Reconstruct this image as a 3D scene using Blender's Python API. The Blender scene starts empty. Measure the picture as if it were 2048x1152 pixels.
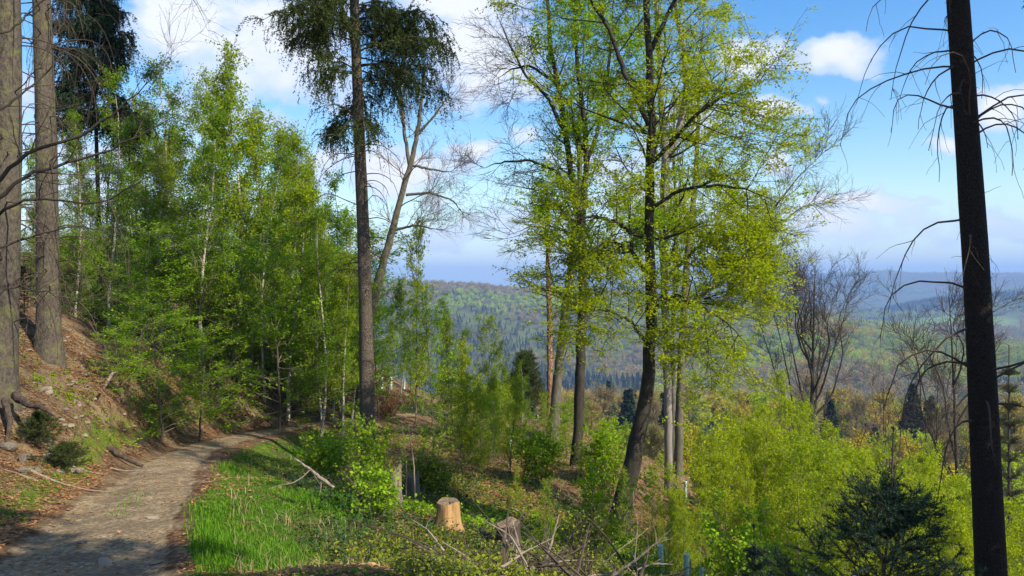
import bpy, math, random
import numpy as np

# ------------------------------------------------------------------ frame
F, HZ, CAMZ = 1600.0, 560.0, 1.6            # focal length in photo pixels, horizon row, eye height
scene = bpy.context.scene
col = scene.collection
cam_data = bpy.data.cameras.new('camera')
cam_data.sensor_width = 36.0
cam_data.lens = 36.0 * F / 2048.0
cam_data.shift_y = -(576.0 - HZ) / 2048.0
cam_data.clip_start = 0.1
cam_data.clip_end = 40000.0
cam = bpy.data.objects.new('camera', cam_data)
cam.location = (0, 0, CAMZ)
cam.rotation_euler = (math.radians(90), 0, 0)
col.objects.link(cam)
scene.camera = cam

SUN_DIR = np.array([0.80, -0.62, 0.86]); SUN_DIR /= np.linalg.norm(SUN_DIR)
sun_el = math.asin(SUN_DIR[2]); sun_az = math.atan2(SUN_DIR[0], SUN_DIR[1])
sd = bpy.data.lights.new('sun', 'SUN')
sd.energy = 5.0; sd.angle = math.radians(0.5); sd.color = (1.0, 0.91, 0.74)
sun = bpy.data.objects.new('sun', sd)
from mathutils import Vector
sun.rotation_euler = Vector(SUN_DIR).to_track_quat('Z', 'Y').to_euler()
sun.location = (20, -10, 40)
col.objects.link(sun)

scene.view_settings.view_transform = 'Standard'
scene.view_settings.look = 'None'
scene.view_settings.exposure = 0.64
scene.view_settings.gamma = 1.0
scene.view_settings.use_curve_mapping = False
scene.cycles.max_bounces = 8
scene.cycles.diffuse_bounces = 3
scene.cycles.transmission_bounces = 4
scene.cycles.volume_bounces = 0
scene.cycles.use_denoising = True
scene.cycles.sample_clamp_indirect = 6.0

# ------------------------------------------------------------------ world: sky with cumulus
world = bpy.data.worlds.new('World')
scene.world = world
world.use_nodes = True
wn, wl = world.node_tree.nodes, world.node_tree.links
wn.clear()

def nn(nodes, kind, **kw):
    n = nodes.new(kind)
    for k, v in kw.items():
        setattr(n, k, v)
    return n

def mathn(nodes, links, op, a, b=None, c=None, clamp=False):
    n = nodes.new('ShaderNodeMath'); n.operation = op; n.use_clamp = clamp
    for i, x in enumerate((a, b, c)):
        if x is None: continue
        if isinstance(x, (int, float)): n.inputs[i].default_value = x
        else: links.new(x, n.inputs[i])
    return n.outputs[0]

def ramp(nodes, links, fac, stops, interp='LINEAR'):
    n = nodes.new('ShaderNodeValToRGB'); e = n.color_ramp.elements
    n.color_ramp.interpolation = interp
    while len(e) < len(stops): e.new(0.5)
    for el, (p, c) in zip(e, stops):
        el.position = p
        el.color = (c, c, c, 1) if isinstance(c, (int, float)) else (*c, 1)
    links.new(fac, n.inputs[0])
    return n.outputs[0]

def mixc(nodes, links, fac, a, b, blend='MIX'):
    n = nodes.new('ShaderNodeMix'); n.data_type = 'RGBA'; n.blend_type = blend
    for i, x in ((0, fac), (6, a), (7, b)):
        if isinstance(x, (int, float)): n.inputs[i].default_value = x
        elif isinstance(x, tuple): n.inputs[i].default_value = (*x, 1)
        else: links.new(x, n.inputs[i])
    return n.outputs[2]

def noisen(nodes, links, vec, scale, detail=4, rough=0.55, dist=0.0):
    n = nodes.new('ShaderNodeTexNoise')
    n.inputs['Scale'].default_value = scale; n.inputs['Detail'].default_value = detail
    n.inputs['Roughness'].default_value = rough; n.inputs['Distortion'].default_value = dist
    links.new(vec, n.inputs['Vector'])
    return n.outputs['Fac']

def build_world():
    M = lambda op, a, b=None, c=None, clamp=False: mathn(wn, wl, op, a, b, c, clamp)
    sky = nn(wn, 'ShaderNodeTexSky', sky_type='NISHITA', sun_disc=False)
    sky.sun_elevation = sun_el; sky.sun_rotation = sun_az
    sky.air_density = 1.25; sky.dust_density = 0.5; sky.ozone_density = 2.5
    tc = wn.new('ShaderNodeTexCoord')
    gen = tc.outputs['Generated']
    sep = wn.new('ShaderNodeSeparateXYZ'); wl.new(gen, sep.inputs[0])
    az = M('ARCTAN2', sep.outputs[0], sep.outputs[1])
    el = M('ARCSINE', sep.outputs[2])
    wm = wn.new('ShaderNodeTexNoise'); wm.inputs['Scale'].default_value = 9.0; wm.inputs['Detail'].default_value = 5; wl.new(gen, wm.inputs['Vector'])
    wsp = wn.new('ShaderNodeSeparateColor'); wl.new(wm.outputs['Color'], wsp.inputs[0])
    az0, el0 = az, el
    az = M('ADD', az, M('MULTIPLY', M('SUBTRACT', wsp.outputs[0], .5), .13))
    el = M('ADD', el, M('MULTIPLY', M('SUBTRACT', wsp.outputs[1], .5), .10))
    mp = wn.new('ShaderNodeMapping'); mp.inputs['Scale'].default_value = (1, 1, 1.7)
    wl.new(gen, mp.inputs[0])
    n1 = noisen(wn, wl, mp.outputs[0], 7.0, 10, 0.56, 0.15)
    n2 = noisen(wn, wl, mp.outputs[0], 2.2, 3, 0.5)
    # cumulus heaps: (photo column, row, half width, half height, weight)
    heaps = [(330, 60, 130, 80, .9), (570, 110, 190, 115, 1.0), (690, 210, 120, 60, .8), (930, 110, 150, 95, 1.05),
             (900, 30, 150, 60, .9), (640, 335, 90, 42, 1), (790, 350, 130, 50, 1), (975, 305, 45, 24, .9),
             (1065, 285, 60, 42, 1), (1180, 330, 130, 60, .8), (860, 400, 60, 25, .8), (1545, 115, 62, 45, 1.1),
             (1665, 118, 70, 38, 1.05), (1560, 208, 60, 26, .9), (2012, 200, 55, 40, 1.05), (1890, 268, 45, 14, .75),
             (1640, 188, 30, 16, .7), (1700, 404, 130, 13, 1), (1560, 330, 36, 26, .8), (1380, 230, 120, 70, .6),
             (1290, 420, 150, 60, .8), (1700, 440, 200, 36, .75), (1990, 450, 140, 30, .7), (960, 450, 160, 40, .7),
             (250, 300, 140, 40, .8), (60, 150, 60, 60, .8), (150, 380, 170, 50, .8), (480, 250, 170, 60, .7)]
    acc = None
    for (px, py, w, h, k) in heaps:
        u = (px - 1024) / F
        a0 = math.atan(u); e0 = math.atan((HZ - py) / F * math.cos(a0))
        dx = M('MULTIPLY', M('SUBTRACT', az, a0), F / w * (1 + u * u) ** -0.5 * 1.05)
        dz = M('MULTIPLY', M('SUBTRACT', el, e0), F / h)
        r2 = M('ADD', M('MULTIPLY', dx, dx), M('MULTIPLY', dz, dz))
        g = M('MULTIPLY', M('EXPONENT', M('MULTIPLY', r2, -0.8)), k)
        acc = g if acc is None else M('MAXIMUM', acc, g)
    # elsewhere in the sky clouds follow broad noise
    outside = ramp(wn, wl, n2, [(0.50, 0.0), (0.66, 0.85)])
    awn = M('MULTIPLY', M('SUBTRACT', M('ABSOLUTE', az), 0.62), 5.0, clamp=True)
    up_ = M('MULTIPLY', M('SUBTRACT', el, 0.36), 6.0, clamp=True)
    awn = M('MAXIMUM', awn, up_)
    acc = M('MAXIMUM', acc, M('MULTIPLY', outside, awn))
    dens = M('ADD', acc, M('MULTIPLY', M('SUBTRACT', n1, 0.5), 2.3))
    mask = ramp(wn, wl, dens, [(0.34, 0.0), (0.62, 0.72), (0.95, 0.97)], 'EASE')
    ub = noisen(wn, wl, mp.outputs[0], 4.5, 5, 0.5)
    ccol = mixc(wn, wl, ramp(wn, wl, M('ADD', M('MULTIPLY', dens, 0.45), M('MULTIPLY', ub, 0.7)), [(0.42, 0.0), (0.80, 1.0)]),
                (0.36, 0.48, 0.76), (0.66, 0.68, 0.72))
    # pale lilac stratus low down
    low = ramp(wn, wl, M('ADD', el, M('MULTIPLY', M('SUBTRACT', n2, 0.5), 0.10)), [(0.0, 0.62), (0.05, 0.45), (0.11, 0.0)])
    bg1 = wn.new('ShaderNodeBackground'); bg1.inputs[1].default_value = 0.135
    hs = wn.new('ShaderNodeHueSaturation'); hs.inputs['Saturation'].default_value = 1.42; hs.inputs['Hue'].default_value = .508
    wl.new(sky.outputs[0], hs.inputs['Color']); wl.new(hs.outputs[0], bg1.inputs[0])
    bg3 = wn.new('ShaderNodeBackground'); bg3.inputs[0].default_value = (0.46, 0.66, 0.90, 1); bg3.inputs[1].default_value = 1.0
    ms0 = wn.new('ShaderNodeMixShader'); wl.new(low, ms0.inputs[0]); wl.new(bg1.outputs[0], ms0.inputs[1]); wl.new(bg3.outputs[0], ms0.inputs[2])
    bg2 = wn.new('ShaderNodeBackground'); wl.new(ccol, bg2.inputs[0]); bg2.inputs[1].default_value = 1.0
    ms = wn.new('ShaderNodeMixShader')
    wl.new(mask, ms.inputs[0]); wl.new(ms0.outputs[0], ms.inputs[1]); wl.new(bg2.outputs[0], ms.inputs[2])
    out = wn.new('ShaderNodeOutputWorld'); wl.new(ms.outputs[0], out.inputs[0])
build_world()

# ------------------------------------------------------------------ helpers
def W(px, py, Y):
    return np.array([(px - 1024) / F * Y, Y, CAMZ + (HZ - py) / F * Y])

def smooth(a, b, x):
    t = np.clip((x - a) / (b - a), 0, 1)
    return t * t * (3 - 2 * t)

_r = np.random.default_rng(5)
_oct = []
for o in range(7):
    k = 7
    th = _r.uniform(0, 2 * np.pi, k)
    _oct.append((np.cos(th) * 2 ** o, np.sin(th) * 2 ** o, _r.uniform(0, 2 * np.pi, k), 0.55 ** o))
def fbm(X, Y, s=1.0, octs=5, seed=0.0):
    X = np.asarray(X, float) * s + seed; Y = np.asarray(Y, float) * s - seed * .7
    t = np.zeros(np.broadcast(X, Y).shape)
    for (cx, cy, ph, a) in _oct[:octs]:
        for i in range(len(cx)):
            t = t + a * np.sin(cx[i] * X + cy[i] * Y + ph[i] + 0.8 * np.sin(cy[i] * X * .7 - cx[i] * Y * .6)) * .38
    return t

class Acc:
    def __init__(s): s.V = []; s.Q = []; s.T = []; s.t = []; s.n = 0
    def add(s, v, q=None, t=None, tint=None):
        v = np.asarray(v, float).reshape(-1, 3)
        if q is not None and len(q): s.Q.append(np.asarray(q, int) + s.n)
        if t is not None and len(t): s.T.append(np.asarray(t, int) + s.n)
        s.V.append(v); s.n += len(v)
        s.t.append(np.zeros(len(v)) if tint is None else np.broadcast_to(tint, (len(v),)))
    def mesh(s, name, mats, smoothed=False, origin=None):
        V = np.concatenate(s.V)
        if origin is not None: V = V - np.asarray(origin)
        me = bpy.data.meshes.new(name)
        Q = np.concatenate(s.Q) if s.Q else np.zeros((0, 4), int)
        T = np.concatenate(s.T) if s.T else np.zeros((0, 3), int)
        loops = np.concatenate([Q.ravel(), T.ravel()])
        tot = np.concatenate([np.full(len(Q), 4), np.full(len(T), 3)])
        st = np.concatenate([[0], np.cumsum(tot)[:-1]]) if len(tot) else np.zeros(0, int)
        me.vertices.add(len(V)); me.vertices.foreach_set('co', V.astype(np.float32).ravel())
        me.loops.add(len(loops)); me.loops.foreach_set('vertex_index', loops.astype(np.int32))
        me.polygons.add(len(tot)); me.polygons.foreach_set('loop_start', st.astype(np.int32))
        if smoothed: me.polygons.foreach_set('use_smooth', np.ones(len(tot), bool))
        else: me.polygons.foreach_set('use_smooth', np.zeros(len(tot), bool))
        me.update(calc_edges=True)
        at = me.attributes.new('tint', 'FLOAT', 'POINT')
        at.data.foreach_set('value', np.concatenate(s.t).astype(np.float32))
        for m in (mats if isinstance(mats, (list, tuple)) else [mats]): me.materials.append(m)
        return me

def link(name, me, parent=None, loc=None, kind=None):
    o = bpy.data.objects.new(name, me); col.objects.link(o)
    if parent is not None: o.parent = parent
    if loc is not None: o.location = loc
    if kind: o['kind'] = kind
    return o
def tag(o, label, cat, group=None, kind=None):
    o['label'] = label; o['category'] = cat
    if group: o['group'] = group
    if kind: o['kind'] = kind
    return o
def thing(name, label, cat, loc=(0, 0, 0), group=None):
    o = bpy.data.objects.new(name, None); col.objects.link(o)
    o.empty_display_size = 0.3
    o.location = tuple(float(c) for c in loc)
    return tag(o, label, cat, group)
def copy_thing(root, loc, rz=0.0, sc=1.0, label=None, group=None, tilt=(0, 0)):
    r = root.copy(); col.objects.link(r)
    r.location = tuple(float(c) for c in loc); r.rotation_euler = (tilt[0], tilt[1], rz)
    r.scale = (sc, sc, sc) if np.isscalar(sc) else sc
    if label: r['label'] = label
    if group: r['group'] = group
    for ch in list(root.children):
        c = ch.copy(); col.objects.link(c); c.parent = r
    return r

def norm(v): return v / np.maximum(np.linalg.norm(v, axis=-1, keepdims=True), 1e-9)

def tubes(acc, P, R, sides=5, tint=0.0, rough=0.0, rng=None):
    B, N, _ = P.shape
    T = norm(np.gradient(P, axis=1))
    mean = norm(P[:, -1] - P[:, 0])
    ref = np.where(np.abs(mean[:, 2:3]) > 0.8, np.array([[0, 1.0, 0]]), np.array([[0, 0, 1.0]]))
    u = norm(np.cross(T, ref[:, None, :])); v = np.cross(T, u)
    a = np.arange(sides) / sides * 2 * np.pi
    rr = R[:, :, None, None]
    if rough and rng is not None: rr = rr * (1 + rough * rng.standard_normal((B, N, sides, 1)))
    V = P[:, :, None, :] + rr * (np.cos(a)[None, None, :, None] * u[:, :, None, :] + np.sin(a)[None, None, :, None] * v[:, :, None, :])
    base = (np.arange(B) * N * sides)[:, None, None]
    i = (np.arange(N - 1) * sides)[None, :, None]; j = np.arange(sides)[None, None, :]; j2 = (j + 1) % sides
    q = np.stack([base + i + j, base + i + j2, base + i + sides + j2, base + i + sides + j], -1).reshape(-1, 4)
    tt = np.repeat(np.broadcast_to(tint, (B,)), N * sides)
    acc.add(V, q=q, tint=tt)

def ribbons(acc, P, R, tint=0.0):           # thinnest twigs: three-sided with few faces
    tubes(acc, P, R, 3, tint)

def grow(S, D, L, n, wander, up, rng, gz=0.0):
    B = len(S); P = np.zeros((B, n + 1, 3)); P[:, 0] = S; d = norm(D)
    for k in range(n):
        d = norm(d + wander * rng.standard_normal((B, 3)) + np.array([0, 0, up / n]) + np.array([0, 0, gz * k / n / n]))
        P[:, k + 1] = P[:, k] + d * (L / n)[:, None]
    return P

def resample(pts, r, n):
    pts = np.asarray(pts, float); r = np.asarray(r, float)
    if len(r) != len(pts): r = np.interp(np.linspace(0, 1, len(pts)), np.linspace(0, 1, len(r)), r)
    s = np.concatenate([[0], np.cumsum(np.linalg.norm(np.diff(pts, axis=0), axis=1))])
    fine = np.linspace(0, s[-1], n * 6)
    Pf = np.stack([np.interp(fine, s, pts[:, i]) for i in range(3)], 1)
    k = max(3, (n * 6) // (len(pts) * 2)); k += 1 - k % 2
    pad = np.concatenate([np.repeat(Pf[:1], k // 2, 0), Pf, np.repeat(Pf[-1:], k // 2, 0)])
    Ps = np.stack([np.convolve(pad[:, i], np.ones(k) / k, 'valid') for i in range(3)], 1)
    idx = np.linspace(0, len(fine) - 1, n).astype(int)
    out = Ps[idx]; out[0] = pts[0]; out[-1] = pts[-1]
    return out, np.interp(np.linspace(0, s[-1], n), s, r)

def sample_on(P, R, idx, t):
    N = P.shape[1]; x = t * (N - 1); i = np.minimum(x.astype(int), N - 2); f = (x - i)[:, None]
    a, b = P[idx, i], P[idx, i + 1]
    return a + (b - a) * f, norm(b - a), R[idx, i] * (1 - f[:, 0]) + R[idx, i + 1] * f[:, 0]

def branch(P, R, n, rng, t=(0.2, 1.0), ang=(50, 12), L=(1.0, .3), taper=0.6, rr=0.5, rmax=1, rmin=0.002, pts=4, wander=.12, up=0.2,
           flat=0.0, weight=None, gz=0.0, side=None, tpow=1.0):
    B = len(P)
    if weight is None: idx = np.repeat(np.arange(B), n)
    else: idx = rng.choice(B, size=n * B, p=weight / weight.sum())
    tt = t[0] + (t[1] - t[0]) * rng.uniform(0, 1, len(idx)) ** tpow
    S, T, r = sample_on(P, R, idx, tt)
    a = np.radians(rng.normal(ang[0], ang[1], len(idx)))
    x = rng.standard_normal((len(idx), 3))
    if flat: x[:, 2] *= (1 - flat)
    if side is not None: x = x + np.asarray(side)
    p = norm(x - (x * T).sum(1, keepdims=True) * T)
    D = T * np.cos(a)[:, None] + p * np.sin(a)[:, None]
    if flat: D[:, 2] *= (1 - flat * .6)
    LL = np.maximum(0.05, rng.normal(L[0], L[1] * L[0], len(idx)) * (1 - taper * (tt - t[0]) / (t[1] - t[0] + 1e-6)))
    C = grow(S, D, LL, pts, wander, up, rng, gz)
    r0 = np.clip(r * rr, rmin, rmax)
    CR = r0[:, None] * np.linspace(1, 0.25, pts + 1)[None, :]
    return C, np.maximum(CR, rmin * .6), idx, tt

def leaf_quads(acc, C, size, rng, flat=0.6, tint=None, aspect=0.62, down=0.0):
    K = len(C)
    nrm = norm(rng.standard_normal((K, 3)) * (1 - flat * .6) + np.array([0, 0, flat * 1.4]))
    a = rng.standard_normal((K, 3)); a[:, 2] -= down
    a = norm(a - (a * nrm).sum(1, keepdims=True) * nrm); b = np.cross(nrm, a)
    s = size * rng.uniform(.65, 1.25, K)[:, None]
    V = np.stack([C, C + a * s * .5 + b * s * aspect * .5, C + a * s, C + a * s * .5 - b * s * aspect * .5], 1)
    q = (np.arange(K) * 4)[:, None] + np.arange(4)[None]
    tn = rng.uniform(0, 1, K) if tint is None else tint
    acc.add(V, q=q, tint=np.repeat(tn, 4))

def leaf_tris(acc, C, size, rng, flat=0.4, tint=None, aspect=0.8):
    K = len(C)
    nrm = norm(rng.standard_normal((K, 3)) * (1 - flat * .6) + np.array([0, 0, flat * 1.4]))
    a = rng.standard_normal((K, 3)); a = norm(a - (a * nrm).sum(1, keepdims=True) * nrm); b = np.cross(nrm, a)
    s = size * rng.uniform(.6, 1.3, K)[:, None]
    V = np.stack([C - a * s * .4, C + a * s * .3 + b * s * aspect * .5, C + a * s * .45 - b * s * aspect * .4], 1)
    t = (np.arange(K) * 3)[:, None] + np.arange(3)[None]
    tn = rng.uniform(0, 1, K) if tint is None else tint
    acc.add(V, t=t, tint=np.repeat(tn, 3))

def along(P, n, rng, jit=0.03, t=(0, 1)):
    B = len(P); idx = np.repeat(np.arange(B), n); tt = rng.uniform(t[0], t[1], len(idx))
    S, T, _ = sample_on(P, np.zeros(P.shape[:2]), idx, tt)
    return S + jit * rng.standard_normal(S.shape), T

# ------------------------------------------------------------------ materials
def new_mat(name):
    m = bpy.data.materials.new(name); m.use_nodes = True
    n, l = m.node_tree.nodes, m.node_tree.links
    n.clear()
    out = n.new('ShaderNodeOutputMaterial')
    return m, n, l, out

def leaf_mat(name, ca, cb, trans=0.45, rough=0.6, ctrans=None, spec=0.10, inst=0.0, land=None):
    m, n, l, out = new_mat(name)
    at = n.new('ShaderNodeAttribute'); at.attribute_name = 'tint'
    fac = at.outputs['Fac']
    if inst:
        oi = n.new('ShaderNodeObjectInfo')
        fac = mathn(n, l, 'ADD', mathn(n, l, 'MULTIPLY', fac, 1 - inst), mathn(n, l, 'MULTIPLY', oi.outputs['Random'], inst))
    c = mixc(n, l, fac, ca, cb)
    if land:
        tcn = n.new('ShaderNodeTexCoord'); g = n.new('ShaderNodeNewGeometry')
        nz = noisen(n, l, g.outputs['Position'], land[0], 3, .6)
        c = mixc(n, l, ramp(n, l, nz, [(.42, 0.0), (.58, 1.0)]), c, land[1])
    d = n.new('ShaderNodeBsdfPrincipled'); d.inputs['Roughness'].default_value = rough
    d.inputs['Specular IOR Level'].default_value = spec
    l.new(c, d.inputs['Base Color'])
    if trans:
        t = n.new('ShaderNodeBsdfTranslucent')
        tc = mixc(n, l, 1.0, c, ctrans or (1.42, 1.36, .35), 'MULTIPLY'); l.new(tc, t.inputs[0])
        ms = n.new('ShaderNodeMixShader'); ms.inputs[0].default_value = trans
        l.new(d.outputs[0], ms.inputs[1]); l.new(t.outputs[0], ms.inputs[2]); l.new(ms.outputs[0], out.inputs[0])
    else: l.new(d.outputs[0], out.inputs[0])
    return m

def bark_mat(name, c1, c2, scale=30, zs=.35, bump=.5, kind='scale', moss=None, c3=None):
    m, n, l, out = new_mat(name)
    tc = n.new('ShaderNodeTexCoord'); mp = n.new('ShaderNodeMapping'); mp.inputs['Scale'].default_value = (1, 1, zs)
    l.new(tc.outputs['Object'], mp.inputs[0]); vec = mp.outputs[0]
    nz = noisen(n, l, vec, scale, 6, .65)
    big = noisen(n, l, tc.outputs['Object'], 2.3, 4, .6)
    if kind == 'scale':
        v = n.new('ShaderNodeTexVoronoi'); v.inputs['Scale'].default_value = scale; v.inputs['Randomness'].default_value = 1
        v.feature = 'DISTANCE_TO_EDGE'
        l.new(vec, v.inputs['Vector'])
        h = mathn(n, l, 'ADD', mathn(n, l, 'MINIMUM', mathn(n, l, 'MULTIPLY', v.outputs[0], 4.0), .6), mathn(n, l, 'MULTIPLY', nz, .6))
        f = ramp(n, l, h, [(.3, 0.0), (.95, 1.0)])
    else:
        h = nz; f = ramp(n, l, nz, [(.32, 0.0), (.68, 1.0)])
    c = mixc(n, l, f, c1, c2)
    c = mixc(n, l, ramp(n, l, big, [(.45, 0.0), (.65, .7)]), c, c3 or tuple(x * .7 for x in c2))
    if kind == 'birch':
        mp2 = n.new('ShaderNodeMapping'); mp2.inputs['Scale'].default_value = (1, 1, 9)
        l.new(tc.outputs['Object'], mp2.inputs[0])
        ln = noisen(n, l, mp2.outputs[0], 3.5, 4, .7)
        c = mixc(n, l, ramp(n, l, ln, [(.54, 0.0), (.60, 1.0)]), c, (.035, .03, .028))
    if moss:
        g = n.new('ShaderNodeNewGeometry')
        mo = noisen(n, l, tc.outputs['Object'], 4.0, 5, .7)
        c = mixc(n, l, ramp(n, l, mo, [(moss[1], 0.0), (moss[1] + .14, .85)]), c, moss[0])
    b = n.new('ShaderNodeBump'); b.inputs['Strength'].default_value = bump; b.inputs['Distance'].default_value = .035
    l.new(h, b.inputs['Height'])
    d = n.new('ShaderNodeBsdfPrincipled'); d.inputs['Roughness'].default_value = .85; d.inputs['Specular IOR Level'].default_value = .2
    l.new(c, d.inputs['Base Color']); l.new(b.outputs[0], d.inputs['Normal']); l.new(d.outputs[0], out.inputs[0])
    return m

MAT = {}
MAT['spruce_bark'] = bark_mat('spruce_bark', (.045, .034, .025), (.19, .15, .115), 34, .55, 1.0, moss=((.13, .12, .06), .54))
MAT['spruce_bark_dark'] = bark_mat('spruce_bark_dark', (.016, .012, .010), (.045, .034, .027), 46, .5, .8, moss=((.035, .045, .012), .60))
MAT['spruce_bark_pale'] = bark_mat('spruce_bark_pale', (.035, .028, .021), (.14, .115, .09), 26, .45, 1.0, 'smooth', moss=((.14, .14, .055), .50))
MAT['beech_bark'] = bark_mat('beech_bark', (.065, .055, .042), (.17, .15, .115), 9, .5, .35, 'smooth', moss=((.08, .11, .03), .52))
MAT['beech_bark_dark'] = bark_mat('beech_bark_dark', (.022, .019, .015), (.065, .055, .042), 9, .5, .35, 'smooth', moss=((.05, .07, .02), .58))
MAT['beech_bark_pale'] = bark_mat('beech_bark_pale', (.15, .13, .11), (.30, .27, .23), 9, .3, .35, 'smooth', moss=((.12, .13, .06), .62))
MAT['birch_bark'] = bark_mat('birch_bark', (.30, .27, .22), (.55, .50, .42), 12, .4, .2, 'birch', c3=(.24, .19, .13))
MAT['sapling_bark'] = bark_mat('sapling_bark', (.10, .075, .05), (.24, .19, .12), 12, .4, .2, 'smooth')
MAT['twig'] = bark_mat('twig', (.05, .036, .028), (.11, .08, .06), 12, .4, .2, 'smooth')
MAT['twig_pale'] = bark_mat('twig_pale', (.16, .12, .10), (.30, .23, .19), 12, .4, .2, 'smooth')
MAT['dead_wood'] = bark_mat('dead_wood', (.12, .09, .065), (.34, .28, .21), 14, .2, .5, 'smooth')
MAT['dark_wood'] = bark_mat('dark_wood', (.03, .022, .016), (.10, .075, .055), 14, .3, .5, 'smooth')
MAT['red_bark'] = bark_mat('red_bark', (.13, .06, .035), (.34, .19, .12), 14, .4, .8, moss=((.12, .09, .06), .6))
MAT['cut_wood'] = bark_mat('cut_wood', (.22, .12, .045), (.54, .33, .14), 18, .15, .4, 'smooth', c3=(.22, .13, .06))
MAT['end_grain'] = bark_mat('end_grain', (.09, .065, .045), (.26, .19, .12), 20, 1, .4, 'smooth')
MAT['beech_leaf'] = leaf_mat('beech_leaf', (.185, .295, .004), (.43, .465, .006), .5)
MAT['beech_leaf_green'] = leaf_mat('beech_leaf_green', (.12, .25, .006), (.30, .42, .012), .5)
MAT['budding_leaf'] = leaf_mat('budding_leaf', (.16, .17, .03), (.26, .25, .04), .4)
MAT['birch_leaf'] = leaf_mat('birch_leaf', (.12, .22, .004), (.32, .40, .008), .45)
MAT['birch_leaf_dark'] = leaf_mat('birch_leaf_dark', (.07, .16, .008), (.19, .30, .012), .45)
MAT['birch_leaf_yellow'] = leaf_mat('birch_leaf_yellow', (.16, .26, .004), (.45, .51, .006), .45)
MAT['shrub_leaf'] = leaf_mat('shrub_leaf', (.12, .26, .008), (.32, .48, .018), .45)
MAT['bramble_leaf'] = leaf_mat('bramble_leaf', (.08, .14, .012), (.30, .32, .025), .3, .45)
MAT['bramble_dark'] = leaf_mat('bramble_dark', (.025, .065, .02), (.07, .14, .03), .25, .4)
MAT['grass'] = leaf_mat('grass', (.05, .15, .010), (.16, .32, .02), .4)
MAT['dry_grass'] = leaf_mat('dry_grass', (.26, .20, .10), (.42, .34, .18), .3)
MAT['needle'] = leaf_mat('needle', (.028, .050, .014), (.085, .105, .026), .2, .5)
MAT['needle_dark'] = leaf_mat('needle_dark', (.014, .030, .014), (.035, .060, .024), .1, .5)
MAT['needle_blue'] = leaf_mat('needle_blue', (.014, .036, .026), (.035, .07, .042), .1, .45)
MAT['litter'] = leaf_mat('litter', (.17,.075,.028), (.44,.24,.10), .1, .8, (1, 1, 1))
MAT['far_green'] = leaf_mat('far_green', (.15, .22, .02), (.40, .42, .04), .25, .8, inst=.7)
MAT['far_brown'] = leaf_mat('far_brown', (.20, .15, .07), (.38, .29, .13), .15, .8, inst=.6)
MAT['far_orange'] = leaf_mat('far_orange', (.30, .23, .03), (.50, .38, .05), .2, .8, inst=.6)
MAT['far_conifer'] = leaf_mat('far_conifer', (.012, .028, .016), (.03, .055, .025), 0, .8, inst=.5)
MAT['far_shoot'] = leaf_mat('far_shoot', (.24, .34, .02), (.42, .50, .03), .25, .8, inst=.7)

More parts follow.
